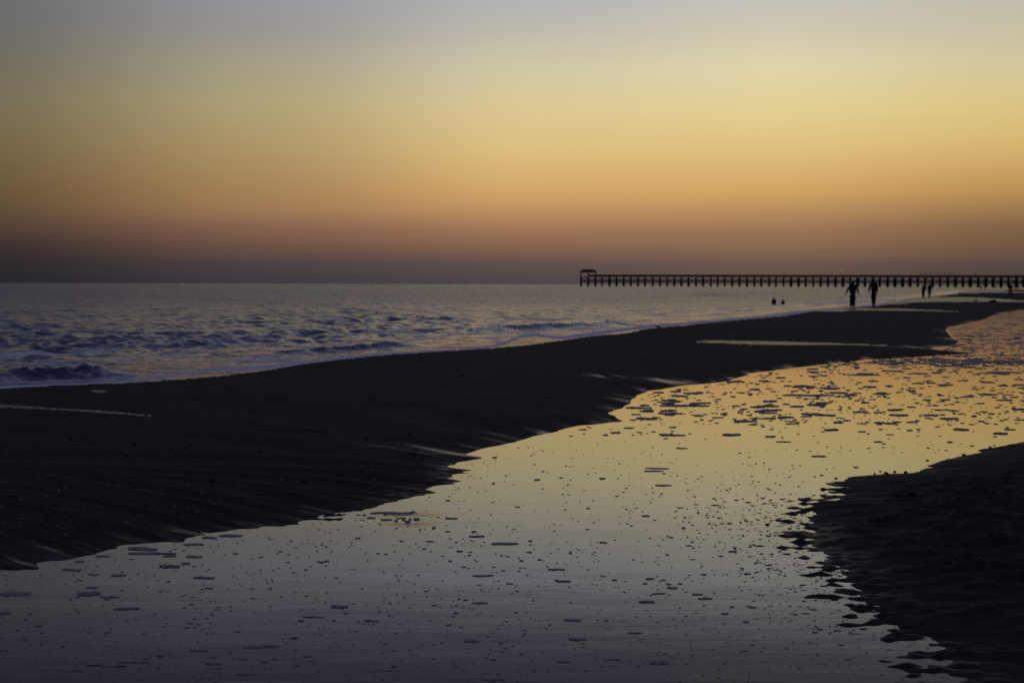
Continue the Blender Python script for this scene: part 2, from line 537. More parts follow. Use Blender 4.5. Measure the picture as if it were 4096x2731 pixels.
# puddle levels: the sand's own mean height along each
lv = []
_keep = PUD_LEVEL
PUD_LEVEL = []
for _, pts in PUDDLES:
    g = G([(p[0], p[1]) for p in pts])
    lv.append(float(np.mean(terrain(g[:, 0], g[:, 1])[0])))
PUD_LEVEL = [max(0.006, v) for v in lv]


# ------------------------------------------------------------------ grids
def axis_az(step_px, lim_in=0.375, lim_out=1.05, right_out=None):
    a = [0.0]
    st = step_px / 1422.0
    while a[-1] < lim_out:
        a.append(a[-1] + (st if a[-1] < lim_in else min(0.03, st + (a[-1] - lim_in) * 0.18)))
    a = np.array(a)
    return np.concatenate([-a[:0:-1], a])


def axis_r(vmax, vmin, step):
    v = [vmax]
    while v[-1] > vmin:
        v.append(v[-1] - (step if v[-1] > 12 else max(0.05, step * v[-1] / 12)) * (1 if v[-1] < 420 else 1 + (v[-1] - 420) / 200))
    return 1422.2 * H / np.array(v)


def polar(az, r):
    R, Z = np.meshgrid(r, az, indexing='ij')
    return (R * np.sin(Z)).ravel(), (R * np.cos(Z)).ravel(), (len(r), len(az))


def grid_mesh(name, X, Y, Zh, shape, keep, attrs=None):
    nr, nc = shape
    idx = np.arange(nr * nc).reshape(nr, nc)
    k = keep.reshape(nr, nc)
    fk = k[:-1, :-1] | k[1:, :-1] | k[:-1, 1:] | k[1:, 1:]
    F = np.stack([idx[:-1, :-1], idx[:-1, 1:], idx[1:, 1:], idx[1:, :-1]], -1)[fk]
    used = np.unique(F)
    mp = np.zeros(nr * nc, int)
    mp[used] = np.arange(len(used))
    V = np.stack([X, Y, Zh], 1)[used]
    return np_mesh(name, V, mp[F], True, {n: a[used] for n, a in (attrs or {}).items()})


# --- sand
X, Y, shp = polar(axis_az(1.25), axis_r(1500, 2.2, 0.85))
Hs, film, T = terrain(X, Y)
sand = link('sand_beach', grid_mesh('sand_beach', X, Y, Hs, shp, Hs > -0.03, {'film': film}), M_sand)
tag(sand, 'dark wet sand bar and near bank around the tidal pool', 'beach', None, 'structure')

# a sea bed under everything, out to the horizon
bed = MB()
bed.box((0, 20000, -1.6), (90000, 90000, 1.0))
tag(bed.build('ground', M_sand), 'sandy sea bed under the water', 'ground', None, 'structure')

# --- pool
pool_side = (~inside(SEA, X, Y)) & (Hs < 0.03) & ~(T['inb'] & (T['dA'] < T['dB'])) & (T['r'] < 420)
st = 3
Xp, Yp = X.reshape(shp)[::2, ::st].ravel(), Y.reshape(shp)[::2, ::st].ravel()
kp = pool_side.reshape(shp)
kp2 = kp.copy()
for a_ in range(-3, 4):
    kp2 |= np.roll(kp, a_, 1)
for a_ in (-2, -1, 1, 2):
    kp2 |= np.roll(kp, a_, 0)
shp2 = X.reshape(shp)[::2, ::st].shape
pool = link('tidal_pool_water', grid_mesh('tidal_pool_water', Xp, Yp, np.zeros_like(Xp), shp2, kp2[::2, ::st].ravel()), M_pool)
tag(pool, 'still tidal pool mirroring the yellow evening sky', 'water', None, 'structure')

# --- puddles
for i, (kind, pts) in enumerate(PUDDLES):
    k = (T['pf'][i] < 1.5)
    kk = k.reshape(shp)
    me = grid_mesh('puddle', X, Y, np.full_like(X, PUD_LEVEL[i]), shp, k)
    p = link('puddle', me, M_puddle)
    tag(p, ['long thin puddle line crossing the smooth sand on the left', 'tiny bright puddle between the surf edge and the long puddle line',
            'long silvery runnel crossing the middle of the sand bar', 'thin wet strip on the sand just below the walking couple',
            'broad pale wet sheet on the sand beyond the walking couple', 'farthest pale wet strip on the sand toward the pier'][i], 'puddle', None, 'structure')

# --- sea
vv = [190.0]
while vv[-1] > 0.12:
    q = vv[-1]
    vv.append(q - (0.5 if q > 125 else 0.22 if q > 16 else max(0.04, 0.22 * q / 16)))
r_rows = 1422.2 * H / np.array(vv)
Xs, Ys, ss = polar(axis_az(1.5), r_rows)
Xs, Ys = Xs.copy(), Ys.copy()
Xs = np.where(np.abs(Xs) < 1e-9, 1e-9, Xs)
inS = inside(SEA, Xs, Ys)
dS, sS = dist_line(A, Xs, Ys, True)
rs = np.hypot(Xs, Ys)
spacing = np.maximum(rs ** 2 / (1422 * H) * 0.22, rs * 1.5 / 1422)
shore = np.where(inS, dS, -dS)
amp_env = 0.10 + 0.90 * sstep(1.0, 9.0, shore)
Z = np.zeros_like(Xs)
chop = np.zeros_like(Xs)     # steepness of the ripples too fine for the mesh
wdir = math.atan2(-0.35, 0.93)          # waves run in from the left toward the bar
wr = np.random.default_rng(5)
for k in range(120):
    lam = 0.34 * (4.5 / 0.34) ** wr.random()
    th = wdir + wr.normal() * (0.75 if lam < 2 else 0.35)
    kx, ky = math.cos(th) * 2 * PI / lam, math.sin(th) * 2 * PI / lam
    a = 0.0082 * lam ** 0.42
    lod = np.exp(-(spacing / lam * 2.0) ** 2)
    chop += (1 - lod) / 120
    ph = kx * Xs + ky * Ys + wr.random() * 6.28
    Z += a * lod * (np.sin(ph) + 0.25 * np.sin(2 * ph + 1.2))
for k in range(44):       # low swell further out
    lam = 5.0 * (28.0 / 5.0) ** wr.random()
    th = wdir + wr.normal() * 0.7
    kx, ky = math.cos(th) * 2 * PI / lam, math.sin(th) * 2 * PI / lam
    lod = np.exp(-(spacing / lam * 1.3) ** 2)
    Z += 0.0165 * lod * sstep(6, 30, shore) * np.sin(kx * Xs + ky * Ys + wr.random() * 6.28)
Z *= amp_env * (0.75 + 0.5 * fbm(Xs * 0.06, Ys * 0.04, 90, 2))
foam = np.zeros_like(Xs)


def line_frame(pts, X, Y):
    """distance across a line (positive seaward) and the share along it"""
    d, s = dist_line(pts, X, Y, True)
    L = sum(np.linalg.norm(pts[i + 1] - pts[i]) for i in range(len(pts) - 1))
    sg = np.zeros_like(X)
    a, b = pts[0], pts[-1]
    n = np.array([-(b - a)[1], (b - a)[0]])
    sg = np.sign((X - a[0]) * n[0] + (Y - a[1]) * n[1])
    return d * sg, s / L


BREAKERS = [  # crest line px, height, back width, front width, where it is white
    ([(-260, 1535), (60, 1519), (300, 1506), (470, 1503), (570, 1500)], 0.19, 2.0, 0.50, (0.5, 1.0), 0.45),
    ([(1700, 1342), (1900, 1326), (2080, 1317), (2240, 1310), (2420, 1303), (2650, 1293)], 0.21, 2.4, 1.0, (0.05, 0.95), 0.5),
    ([(2790, 1186), (2872, 1184), (2935, 1183), (3003, 1181), (3060, 1179)], 0.55, 6, 3.5, (2, 3), 0),
    ([(900, 1440), (1200, 1408), (1500, 1385), (1750, 1372)], 0.12, 1.6, 0.5, (0.2, 0.9), 0.5),
    ([(3050, 1228), (3250, 1218), (3450, 1209), (3650, 1196)], 0.16, 3, 1.5, (0.1, 0.9), 0.6),
]
for pts, hh, wb, wf, (f0, f1), fo in BREAKERS:
    d, q = line_frame(G(pts), Xs, Ys)
    d = d + 0.45 * perlin(q * 7, d * 0.12 + hh * 7, 60) + 0.14 * perlin(q * 31, d * 0.6, 62)
    along = sstep(0, 0.28, q) * sstep(1.0, 0.75, q) * (0.9 + 0.2 * perlin(q * 9, d * 0.3, 61) + 0.12 * perlin(q * 27, d * 0.4, 63))
    prof = np.where(d > 0, np.exp(-(d / wb) ** 2), np.exp(-(d / wf) ** 2))
    Z += hh * along * prof
    if fo:
        w = sstep(f0, f0 + 0.12, q) * sstep(f1 + 0.05, f1 - 0.1, q)
        foam = np.maximum(foam, fo * w * np.where(d > 0, np.exp(-(d / 0.35) ** 2), np.exp(-(d / (wf * 2.6)) ** 2)))
        toe = np.exp(-((d + wf * 1.9) / (wf * 0.9)) ** 2) * sstep(0.1, 0.3, q) * sstep(1.0, 0.8, q)
        foam = np.maximum(foam, fo * 0.75 * toe)
# swash: bands of foam along the edge, left bare over two glittering lobes
pxs = np.full((len(Xs), 2), -1e6)
okk = Ys > 5
pxs[okk] = to_px(np.stack([Xs, Ys, np.zeros_like(Xs)], 1)[okk])
gap = 0.75 * np.exp(-((pxs[:, 0] - 800) / 180) ** 2) + 1.6 * np.exp(-((pxs[:, 0] - 2110) / 90) ** 2)
wob = fbm(sS * 0.22, sS * 0 + 2.5, 80, 3)
e = shore - gap - 0.10 * np.abs(wob)
sc_ = np.clip(rs / 30, 0.8, 4)
lace = fbm(sS * 0.30, shore * 1.3, 81, 4)
bw = np.clip(rs / 30, 0.8, 2.2)
band = np.exp(-((e / bw - 0.22) / 0.30) ** 2) * 1.35
zone = sstep(0.3, 0.9, e) * sstep(13.0, 6.0, e - 2.0 * wob) * 0.35
stripe = 0.14 * np.sin(e * 2.1 + 3.0 * wob)
foam = np.maximum(foam, np.where(e > -0.05, np.maximum(band, zone + stripe * (zone > 0.05) + 0.85 * lace * zone), 0))
foam *= sstep(420, 120, rs)
Z = Z + 0.012 * np.exp(-((e - 0.15) / 0.25) ** 2) * (e > -0.3)       # the raised lip of the swash
Z = np.where(shore < 1.0, Z * 0.5, Z)
keepS = shore > np.maximum(-0.8, -0.02 * rs)
Zs = Z + np.where(rs > 1500, -0.0, 0.0) + 0.003
sea = link('sea_water', grid_mesh('sea_water', Xs, Ys, Zs, ss, keepS, {'foam': np.clip(foam, 0, 1.1), 'chop': 0.13 + 0.16 * chop * sstep(0.5, 8, shore)}), M_sea)
tag(sea, 'choppy grey sea with violet foam along the sand', 'sea', None, 'structure')


# ------------------------------------------------------------------ lookups on the finished sand
def sand_z(x, y):
    return float(max(terrain(np.array([x]), np.array([y]))[0][0], 0.0))


# ------------------------------------------------------------------ foam on the pool
def ribbon(L, W, hgt, seed, n=14, m=5):
    """a lumpy raft of foam: stations along its length, domed across"""
    r = np.random.default_rng(seed)
    u = np.linspace(-1, 1, n)
    ph = r.random(6) * 50
    wid = np.sqrt(np.clip(1 - u ** 2, 0, 1)) ** 0.7 * (0.62 + 0.75 * perlin(u * 1.7 + ph[0], u * 0 + ph[1])) + 0.02
    wid2 = np.sqrt(np.clip(1 - u ** 2, 0, 1)) ** 0.7 * (0.62 + 0.75 * perlin(u * 1.9 + ph[2], u * 0 + ph[3])) + 0.02
    wid, wid2 = np.clip(wid, 0.03, 2), np.clip(wid2, 0.03, 2)
    mid = 0.45 * perlin(u * 1.1 + ph[4], u * 0 + ph[5])
    V = []
    for i in range(n):
        for j in range(m):
            t = -1 + 2 * j / (m - 1)
            off = mid[i] + (wid[i] * t if t > 0 else wid2[i] * t)
            dome = (1 - abs(t) ** 2.2) * (0.55 + 0.45 * math.sqrt(max(0, 1 - u[i] ** 2)))
            z = hgt * dome * (0.75 + 0.6 * r.random()) if abs(t) < 1 and 0 < i < n - 1 else -0.004
            V.append((u[i] * L / 2, off * W / 2, z))
    F = [(i * m + j, (i + 1) * m + j, (i + 1) * m + j + 1, i * m + j + 1) for i in range(n - 1) for j in range(m - 1)]
    return np.array(V), np.array(F)


BIG = [(571, 2195, 131, 18), (610, 2213, 208, 12), (776, 2177, 90, 10), (411, 2224, 65, 9), (678, 2224, 56, 9), (776, 2226, 71, 12), (286, 2278, 83, 12),
       (318, 2245, 42, 10), (678, 2265, 92, 17), (744, 2254, 39, 10), (815, 2311, 92, 13), (476, 2300, 62, 12), (839, 2150, 65, 12), (922, 2142, 101, 13),
       (65, 2374, 131, 27), (354, 2374, 98, 27), (440, 2387, 86, 9), (369, 2349, 50, 10), (18, 2451, 50, 18), (506, 2433, 113, 15), (1044, 2585, 160, 17),
       (794, 2600, 83, 12), (428, 2659, 178, 21), (536, 2647, 137, 12), (286, 2680, 113, 10), (851, 2653, 71, 15), (988, 2695, 89, 13), (643, 2622, 39, 11),
       (1357, 2427, 77, 18), (1256, 2467, 98, 8), (1229, 2624, 36, 11), (1567, 2052, 184, 10), (2019, 2174, 116, 12), (1907, 2145, 68, 9),
       (2253, 2324, 65, 11), (2226, 2277, 75, 9), (1930, 2302, 88, 9), (2587, 2407, 68, 15), (2634, 2374, 65, 7), (2638, 2650, 88, 22), (1920, 2411, 71, 8),
       (1886, 2562, 71, 15), (2311, 2555, 78, 17), (2291, 2480, 78, 12), (1978, 2717, 82, 17), (1485, 2482, 65, 12), (2457, 2637, 61, 10), (2255, 2646, 54, 8),
       (2539, 2531, 65, 7), (1546, 2078, 50, 8), (1604, 2072, 45, 6), (1485, 2071, 40, 8), (1805, 2073, 55, 8), (2600, 2315, 40, 9), (2580, 2333, 25, 7),
       (2675, 2336, 25, 7), (2689, 2351, 45, 12), (2790, 2377, 50, 8), (2821, 2393, 60, 12), (2720, 2334, 22, 7), (2654, 2320, 22, 6), (2737, 1622, 215, 9),
       (2681, 1654, 103, 9), (2540, 1631, 80, 7), (3232, 1581, 225, 8), (2989, 1685, 87, 6), (3144, 1669, 70, 8), (3244, 1656, 82, 9), (3031, 1628, 65, 5),
       (3073, 1652, 80, 4), (3452, 1499, 140, 7), (2676, 1601, 70, 6), (3265, 1618, 89, 8), (2662, 1738, 56, 6), (3134, 1767, 65, 4), (3275, 1825, 65, 6),
       (2727, 1793, 50, 4), (2629, 1873, 103, 5), (2615, 1884, 84, 5), (2653, 1941, 70, 6), (2872, 1670, 50, 4)]
UNIQUE = {(610, 2213): 'longest thin foam raft close to the sand bar, lower left of the pool', (1567, 2052): 'long foam strip floating just beyond the ring of ripples',
          (2638, 2650): 'thick honeycombed foam raft alone in the open near water', (65, 2374): 'wide ragged foam raft at the left end of the pool',
          (354, 2374): 'plump dark foam raft, largest one right of the ragged leftmost raft', (1044, 2585): 'long two-part foam raft in the grey near water',
          (2737, 1622): 'long foam strip beside the first pointed lobe of the sand bar', (3232, 1581): 'longest foam strip on the orange stretch of the pool',
          (571, 2195): 'broad foam raft touching the sand bar edge', (678, 2265): 'thick tilted foam raft below the longest thin raft',
          (428, 2659): 'wide feathery foam raft in the dark nearest corner of the pool'}


def pool_ok(px, py, margin=0.0):
    g = ground(px, py)
    h = terrain(g[:1], g[1:])[0][0]
    return h < -margin


def foam_label(px, py, Lpx):
    if py < 1560:
        return 'small dark foam fleck on the orange far stretch of the pool', 'foam flecks on the orange far stretch'
    if py < 1760:
        if Lpx > 60:
            return 'long dark foam strip on the golden stretch of the pool', 'long foam strips on the golden stretch'
        return 'short dark foam fleck on the golden stretch of the pool', 'short foam flecks on the golden stretch'
    if py < 2120:
        return 'small flat foam patch on the pale yellow middle of the pool', 'foam patches on the pale middle of the pool'
    if Lpx > 55:
        return 'bubbly oval foam raft drifting on the grey near water', 'oval foam rafts on the grey near water'
    return 'small foam clump drifting on the grey near water', 'small foam clumps on the grey near water'


foam_count = 0


def put_foam(px, py, Lpx, Hpx, label=None, group=None, seed=0, dome=1.0):
    global foam_count
    g = ground(px, py)
    d = g[1]
    L = Lpx / FPX * d
    W = max(Hpx / FPX * d * d / H, L * 0.12)
    hgt = min(0.012, 0.07 * min(L, W) + 0.001) * dome
    V, F = ribbon(L, W * 1.0, hgt, seed, 20 if Lpx > 40 else 12)
    o = link('foam_patch', np_mesh('foam_patch', V, F), M_foam, None, (g[0], g[1], 0.001), random.uniform(-0.12, 0.12))
    lab, grp = foam_label(px, py, Lpx)
    tag(o, label or lab, 'foam', None if label else grp)
    foam_count += 1
    return o


for i, (px, py, w, h) in enumerate(BIG):
    put_foam(px, py, w, h * 0.8, UNIQUE.get((px, py)), None, 100 + i)
# the bubbling cluster inside the ripple ring
for i, (px, py, w, h) in enumerate([(1584, 2083, 16, 8), (1614, 2079, 15, 8), (1631, 2086, 26, 10), (1665, 2078, 28, 10), (1640, 2076, 16, 7)]):
    o = put_foam(px, py, w, h, 'small domed foam bubble cluster inside the ring of ripples', None, 300 + i, 2.2)
    o['group'] = 'foam bubbles inside the ripple ring'


def density(px, py):
    """how many flecks the photograph shows here"""
    y = py
    d = 0.55
    if y < 1480:
        d = 1.0 if 1425 < y else 0.55
    elif y < 1700:
        d = 0.85 + 0.15 * math.exp(-((px - 3100) / 500) ** 2)
    elif y < 1900:
        d = 0.22
    elif y < 2100:
        d = 0.30 + 0.25 * (px > 2700)
    elif y < 2350:
        d = 0.50
    else:
        d = 0.42
    return d


# candidates, biggest in the picture first: 300 of them as objects, the rest one mass
cand = []
tries = 0
pr = random.Random(21)
CX, CY = [], []
while len(CX) < 12000:
    py = 1225 + (2790 - 1225) * pr.random() ** 1.15
    px = pr.uniform(-250, 4350)
    if 2150 > py > 1990 and pr.random() < 0.28:
        px = 3280 - abs(pr.gauss(0, 260))
    elif 2560 > py > 2150 and pr.random() < 0.2:
        px = 3330 + (py - 2200) * 0.9 - abs(pr.gauss(0, 260))
    if pr.random() < density(px, py) * (0.55 + 0.9 * max(0, perlin(np.array([px / 260]), np.array([py / 70]), 44)[0] + 0.25)):
        CX.append(px)
        CY.append(py)
for _ in range(700):      # the dense drift of foam across the far narrows
    CX.append(4250 - 1000 * pr.random() ** 1.2)
    CY.append(1447 + pr.gauss(0, 9) + (4096 - CX[-1]) * -0.006)
for _ in range(300):
    CX.append(4250 - 500 * pr.random())
    CY.append(pr.uniform(1330, 1425))
GP = G(list(zip(CX, CY)))
hh_, _, TT = terrain(GP[:, 0], GP[:, 1])
okm = (hh_ < -0.004) & ~inside(SEA, GP[:, 0], GP[:, 1]) & ~(TT['inb'])
for i in np.nonzero(okm)[0]:
    px, py = CX[i], CY[i]
    if py < 1480:
        L = math.exp(pr.gauss(2.75, 0.6))
        asp = pr.uniform(0.07, 0.12)
    elif py < 1750:
        L = math.exp(pr.gauss(2.7, 0.7))
        asp = pr.uniform(0.07, 0.16)
    elif py < 2100:
        L = math.exp(pr.gauss(1.95, 0.6))
        asp = pr.uniform(0.10, 0.22)
    else:
        L = math.exp(pr.gauss(1.95, 0.65))
        asp = pr.uniform(0.13, 0.28)
    L = min(L, 90 if py < 1750 else 36)
    asp *= 0.85
    cand.append((L, px, py, max(2.0, L * asp)))
keep_n = 5600
if len(cand) > keep_n:
    cand = pr.sample(cand, keep_n)
cand.sort(key=lambda c: -c[0])
infr = [c for c in cand if 0 < c[1] < 4096 and c[2] < 2731]
n_ind = 300 - foam_count
ind = set(id(c) for c in infr[:n_ind])
SV, SF, base = [], [], 0
for k, c in enumerate(cand):
    L, px, py, hp = c
    if id(c) in ind:
        put_foam(px, py, L, hp, None, None, 1000 + k)
        continue
    g = ground(px, py)
    d = g[1]
    Lm = L / FPX * d
    Wm = max(hp / FPX * d * d / H, Lm * 0.15)
    V, F = ribbon(Lm, Wm * 1.0, min(0.008, 0.10 * min(Lm, Wm) + 0.0006), 5000 + k, 7, 4)
    a = pr.uniform(-0.3, 0.3)
    V = np.stack([V[:, 0] * math.cos(a) - V[:, 1] * math.sin(a) + g[0], V[:, 0] * math.sin(a) + V[:, 1] * math.cos(a) + g[1], V[:, 2] + 0.001], 1)
    SV.append(V)
    SF.append(F + base)
    base += len(V)
fm = link('foam_specks', np_mesh('foam_specks', np.concatenate(SV), np.concatenate(SF)), M_foam)
tag(fm, 'countless tiny foam specks scattered over the tidal pool', 'foam', None, 'stuff')


# ------------------------------------------------------------------ shells and stones
def lump_mesh(name, sx, sy, sz, seed, rough=0.35, sub=2):
    bm = bmesh.new()
    bmesh.ops.create_icosphere(bm, subdivisions=sub, radius=1.0)
    r = random.Random(seed)
    o = Vector((r.random() * 40, r.random() * 40, r.random() * 40))
    from mathutils import noise as mn
    for v in bm.verts:
        k = 1 + rough * mn.noise(v.co * 1.6 + o) + rough * 0.5 * mn.noise(v.co * 3.7 + o)
        v.co = Vector((v.co.x * sx * k, v.co.y * sy * k, v.co.z * sz * k))
    for f in bm.faces:
        f.smooth = True
    me = bpy.data.meshes.new(name)
    bm.to_mesh(me)
    bm.free()
    return me


def shell_mesh(name, s, seed):
    """half of a clam: a fan-shaped cupped plate with ribs"""
    r = random.Random(seed)
    n, m = 11, 5
    V = []
    for thick in (0, 1):
        for j in range(m):
            t = j / (m - 1)
            for i in range(n):
                a = -1.25 + 2.5 * i / (n - 1)
                rr = s * t * (1 - 0.10 * abs(a)) * (1 + 0.03 * (-1) ** i * t)
                z = s * 0.34 * (1 - (2 * t - 1) ** 2) + s * 0.10 * math.cos(a) - thick * s * 0.05
                V.append((rr * math.sin(a), rr * math.cos(a) - s * 0.5, max(z, -s * 0.1)))
    F = []
    for th in (0, 1):
        b = th * n * m
        for j in range(m - 1):
            for i in range(n - 1):
                q = (b + j * n + i, b + j * n + i + 1, b + (j + 1) * n + i + 1, b + (j + 1) * n + i)
                F.append(q if th == 0 else q[::-1])
    for i in range(n - 1):
        a0 = (m - 1) * n + i
        F.append((a0, a0 + 1, a0 + 1 + n * m, a0 + n * m))
    return np_mesh(name, np.array(V), np.array(F))


shells = [shell_mesh('shell', 0.02, k) for k in range(4)]
for me in shells:
    me.materials.append(M_shell)
stones = [lump_mesh('stone', 0.022, 0.016, 0.011, 40 + k) for k in range(5)]
for me in stones:
    me.materials.append(M_stone)
pr = random.Random(5)
sp = []
while len(sp) < 3000:
    py = 1500 + 760 * pr.random()
    px = pr.uniform(-100, 2600)
    sp.append((px, py))
gp = G(sp)
hz, _, TS = terrain(gp[:, 0], gp[:, 1])
ok = [i for i in range(len(sp)) if TS['inb'][i] and hz[i] > 0.012 and min(TS['dA'][i], TS['dB'][i]) > 0.35 and min(p[i] for p in TS['pf']) > 1.8]
ns = 0
FV, FF, fb = [], [], 0
for i in ok:
    x, y = gp[i]
    z = hz[i]
    big = pr.random()
    k = pr.uniform(0.4, 1.3) * (1 + y / 40)
    if ns < 110:
        me = pr.choice(shells) if big > 0.45 else pr.choice(stones)
        shl = big > 0.45
        o = link('shell' if shl else 'stone', me, None, None, (x, y, z + (0.002 if shl else 0.003) * k), pr.uniform(0, 6.28))
        o.rotation_euler = (pr.uniform(-0.25, 0.25), pr.uniform(-0.25, 0.25), pr.uniform(0, 6.28))
        o.scale = (k, k, k)
        if y > 17:
            lab = ('broken shell on the smooth sand between the surf edge and the puddle line', 'dark stone on the smooth sand between the surf edge and the puddle line')
        elif sp[i][0] < 1000:
            lab = ('broken shell on the left, nearer half of the sand bar', 'dark stone on the left, nearer half of the sand bar')
        else:
            lab = ('broken shell on the sand bar near its pointed lobes', 'dark stone on the sand bar near its pointed lobes')
        lb = lab[0] if shl else lab[1]
        tag(o, lb, 'shell' if shl else 'stone', ('shells' if shl else 'stones') + lb.split('shell' if shl else 'stone', 1)[1])
        ns += 1
    else:
        s = 0.0075 * k
        a = pr.uniform(0, 6.28)
        V, F = ribbon(s * 3, s * 1.8, s * 0.9, 9000 + i, 5, 4)
        V = np.stack([V[:, 0] * math.cos(a) - V[:, 1] * math.sin(a) + x, V[:, 0] * math.sin(a) + V[:, 1] * math.cos(a) + y, V[:, 2] + z], 1)
        FV.append(V)
        FF.append(F + fb)
        fb += len(V)
fr = link('shell_fragments', np_mesh('shell_fragments', np.concatenate(FV), np.concatenate(FF)), M_shell)
tag(fr, 'fine broken shell grit strewn over the sand bar', 'shell grit', None, 'stuff')

# stones along the near bank
NEAR = [(3344, 1913, 16, 'pebble in the shallow notch at the top of the near bank'), (3292, 1957, 26, 'dark rounded stone at the tip of the near bank, in the water'),
        (3382, 1943, 12, 'tiny pebble on the second finger of the near bank'), (3499, 1894, 14, 'pebble at the left end of the row on the near bank edge'),
        (3521, 1885, 14, 'pebble just off the near bank edge, standing in water'), (3544, 1892, 24, 'widest flat stone in the row along the near bank edge'),
        (3580, 1887, 17, 'stone right of the widest flat one on the bank edge'), (3621, 1888, 18, 'rounded stone in the middle of the bank edge row'),
        (3672, 1889, 15, 'last stone of the row, beside the notch in the bank'), (3710, 1841, 16, 'lone stone in the water beyond the stone row'),
        (3855, 1819, 20, 'flat stone on the far spit of the near bank'), (3960, 1789, 16, 'stone on the edge of the far end of the near bank'),
        (3977, 1782, 12, 'small round pebble beside the stone at the far bank end'), (3069, 2098, 24, 'dark stone in the water left of the sand islets'),
        (3063, 2065, 12, 'tiny dark pebble in the water above the lone dark stone'), (3180, 2232, 12, 'dark pebble in the water below the sand islets'),
        (3390, 2288, 14, 'dark pebble in a wet hollow of the near bank'), (3604, 2479, 18, 'dark stone resting on the lower near bank'),
        (733, 1768, 30, 'black stone with a peaked top on the smooth left sand'), (2630, 1309, 26, 'black lump on the sand at the edge of the swash')]
for i, (px, py, w, lab) in enumerate(NEAR):
    g = ground(px, py)
    z = sand_z(*g)
    s = w / FPX * g[1] / 2
    o = link('stone', lump_mesh('stone', s * 0.9, s * 0.75, s * 0.42, 70 + i, 0.5), M_stone, None, (g[0], g[1], z + s * 0.06), 0.3 * i)
    tag(o, lab, 'stone')
# seaweed
for i, (px, py, w, hgt, lab) in enumerate([(3645, 2008, 105, 0.42, 'dark heap of seaweed on the near bank'), (3902, 1206, 14, 0.8, 'small round weed lump at the edge of the broad wet sheet'),
                                           (3973, 1209, 28, 0.5, 'longer weed lump at the edge of the broad wet sheet')]):
    g = ground(px, py)
    s = w / FPX * g[1] / 2
    z = sand_z(*g)
    o = link('seaweed_clump', lump_mesh('seaweed_clump', s, s * 0.8, s * hgt, 140 + i, 0.7, 4), M_weed, None, (g[0], g[1], z))
    tag(o, lab, 'seaweed')
# drifted stick at the pool edge
g = ground(1333, 2068)
st_ = MB()
pts = [(-0.062, 0, 0.008), (-0.03, 0.004, 0.014), (0.01, -0.003, 0.013), (0.045, 0.002, 0.016), (0.062, 0.0, 0.008)]
rad = [0.006, 0.009, 0.006, 0.009, 0.004]
for a, b, r0, r1 in zip(pts[:-1], pts[1:], rad[:-1], rad[1:]):
    st_.tube(a, b, r0, r1, 7)
tag(st_.build('driftwood_stick', M_stick, None, (g[0], g[1], sand_z(*g)), 0.25), 'short dark stick lying at the pool edge of the sand bar', 'stick')


# ------------------------------------------------------------------ people
def skin_mesh(name, chains, sub=2):
    """chains: list of [(xyz, radius), ...]; the first vertex of a chain that equals an earlier point joins it"""
    V, R, E, key = [], [], [], {}
    for ch in chains:
        prev = None
        for p, r in ch:
            k = tuple(round(c, 4) for c in p)
            if k not in key:
                key[k] = len(V)
                V.append(p)
                R.append(r)
            i = key[k]
            if prev is not None and prev != i:
                E.append((prev, i))
            prev = i
    me = bpy.data.meshes.new(name)
    me.from_pydata(V, E, [])
    o = bpy.data.objects.new(name, me)
    COL.objects.link(o)
    mod = o.modifiers.new('skin', 'SKIN')
    mod.use_smooth_shade = True
    for i, r in enumerate(R):
        sv = me.skin_vertices[0].data[i]
        sv.radius = r if isinstance(r, tuple) else (r, r)
    # one root per island
    seen = set()
    adj = {i: [] for i in range(len(V))}
    for a, b in E:
        adj[a].append(b)
        adj[b].append(a)
    for i in range(len(V)):
        me.skin_vertices[0].data[i].use_root = False
    for i in range(len(V)):
        if i in seen:
            continue
        me.skin_vertices[0].data[i].use_root = True
        stack = [i]
        while stack:
            j = stack.pop()
            if j in seen:
                continue
            seen.add(j)
            stack += adj[j]
    ms = o.modifiers.new('sub', 'SUBSURF')
    ms.levels = ms.render_levels = sub
    dg = bpy.context.evaluated_depsgraph_get()
    ev = o.evaluated_get(dg)
    res = bpy.data.meshes.new_from_object(ev)
    res.name = name
    bpy.data.objects.remove(o)
    bpy.data.meshes.remove(me)
    for p in res.polygons:
        p.use_smooth = True
    return res


def lerp(a, b, t):
    return tuple(x + (y - x) * t for x, y in zip(a, b))


def hand_chains(wrist, elbow, side, s):
    """palm and five bent fingers, each finger a chain of its own rooted in the palm"""
    w, e = Vector(wrist), Vector(elbow)
    d = (w - e).normalized()
    fwd = Vector((0, 1, 0))
    fwd = (fwd - d * fwd.dot(d)).normalized()
    out = d.cross(fwd).normalized() * side
    palm = w + d * 0.085 * s
    ch = [[(wrist, 0.026 * s), (tuple(w + d * 0.045 * s), (0.020 * s, 0.036 * s)), (tuple(palm), (0.018 * s, 0.038 * s))]]
    for k, (off, ln) in enumerate(((-0.030, 0.062), (-0.010, 0.075), (0.010, 0.070), (0.029, 0.055))):
        b = w + d * 0.075 * s - fwd * off * s
        c = b + d * ln * 0.55 * s - out * 0.008 * s
        t = b + d * ln * 0.95 * s - out * 0.030 * s
        ch.append([(tuple(b), 0.0095 * s), (tuple(c), 0.0088 * s), (tuple(t), 0.0075 * s)])
    b = w + d * 0.030 * s + fwd * 0.026 * s
    ch.append([(tuple(b), 0.012 * s), (tuple(b + d * 0.035 * s + fwd * 0.020 * s), 0.0105 * s), (tuple(b + d * 0.062 * s + fwd * 0.018 * s - out * 0.012 * s), 0.009 * s)])
    return ch


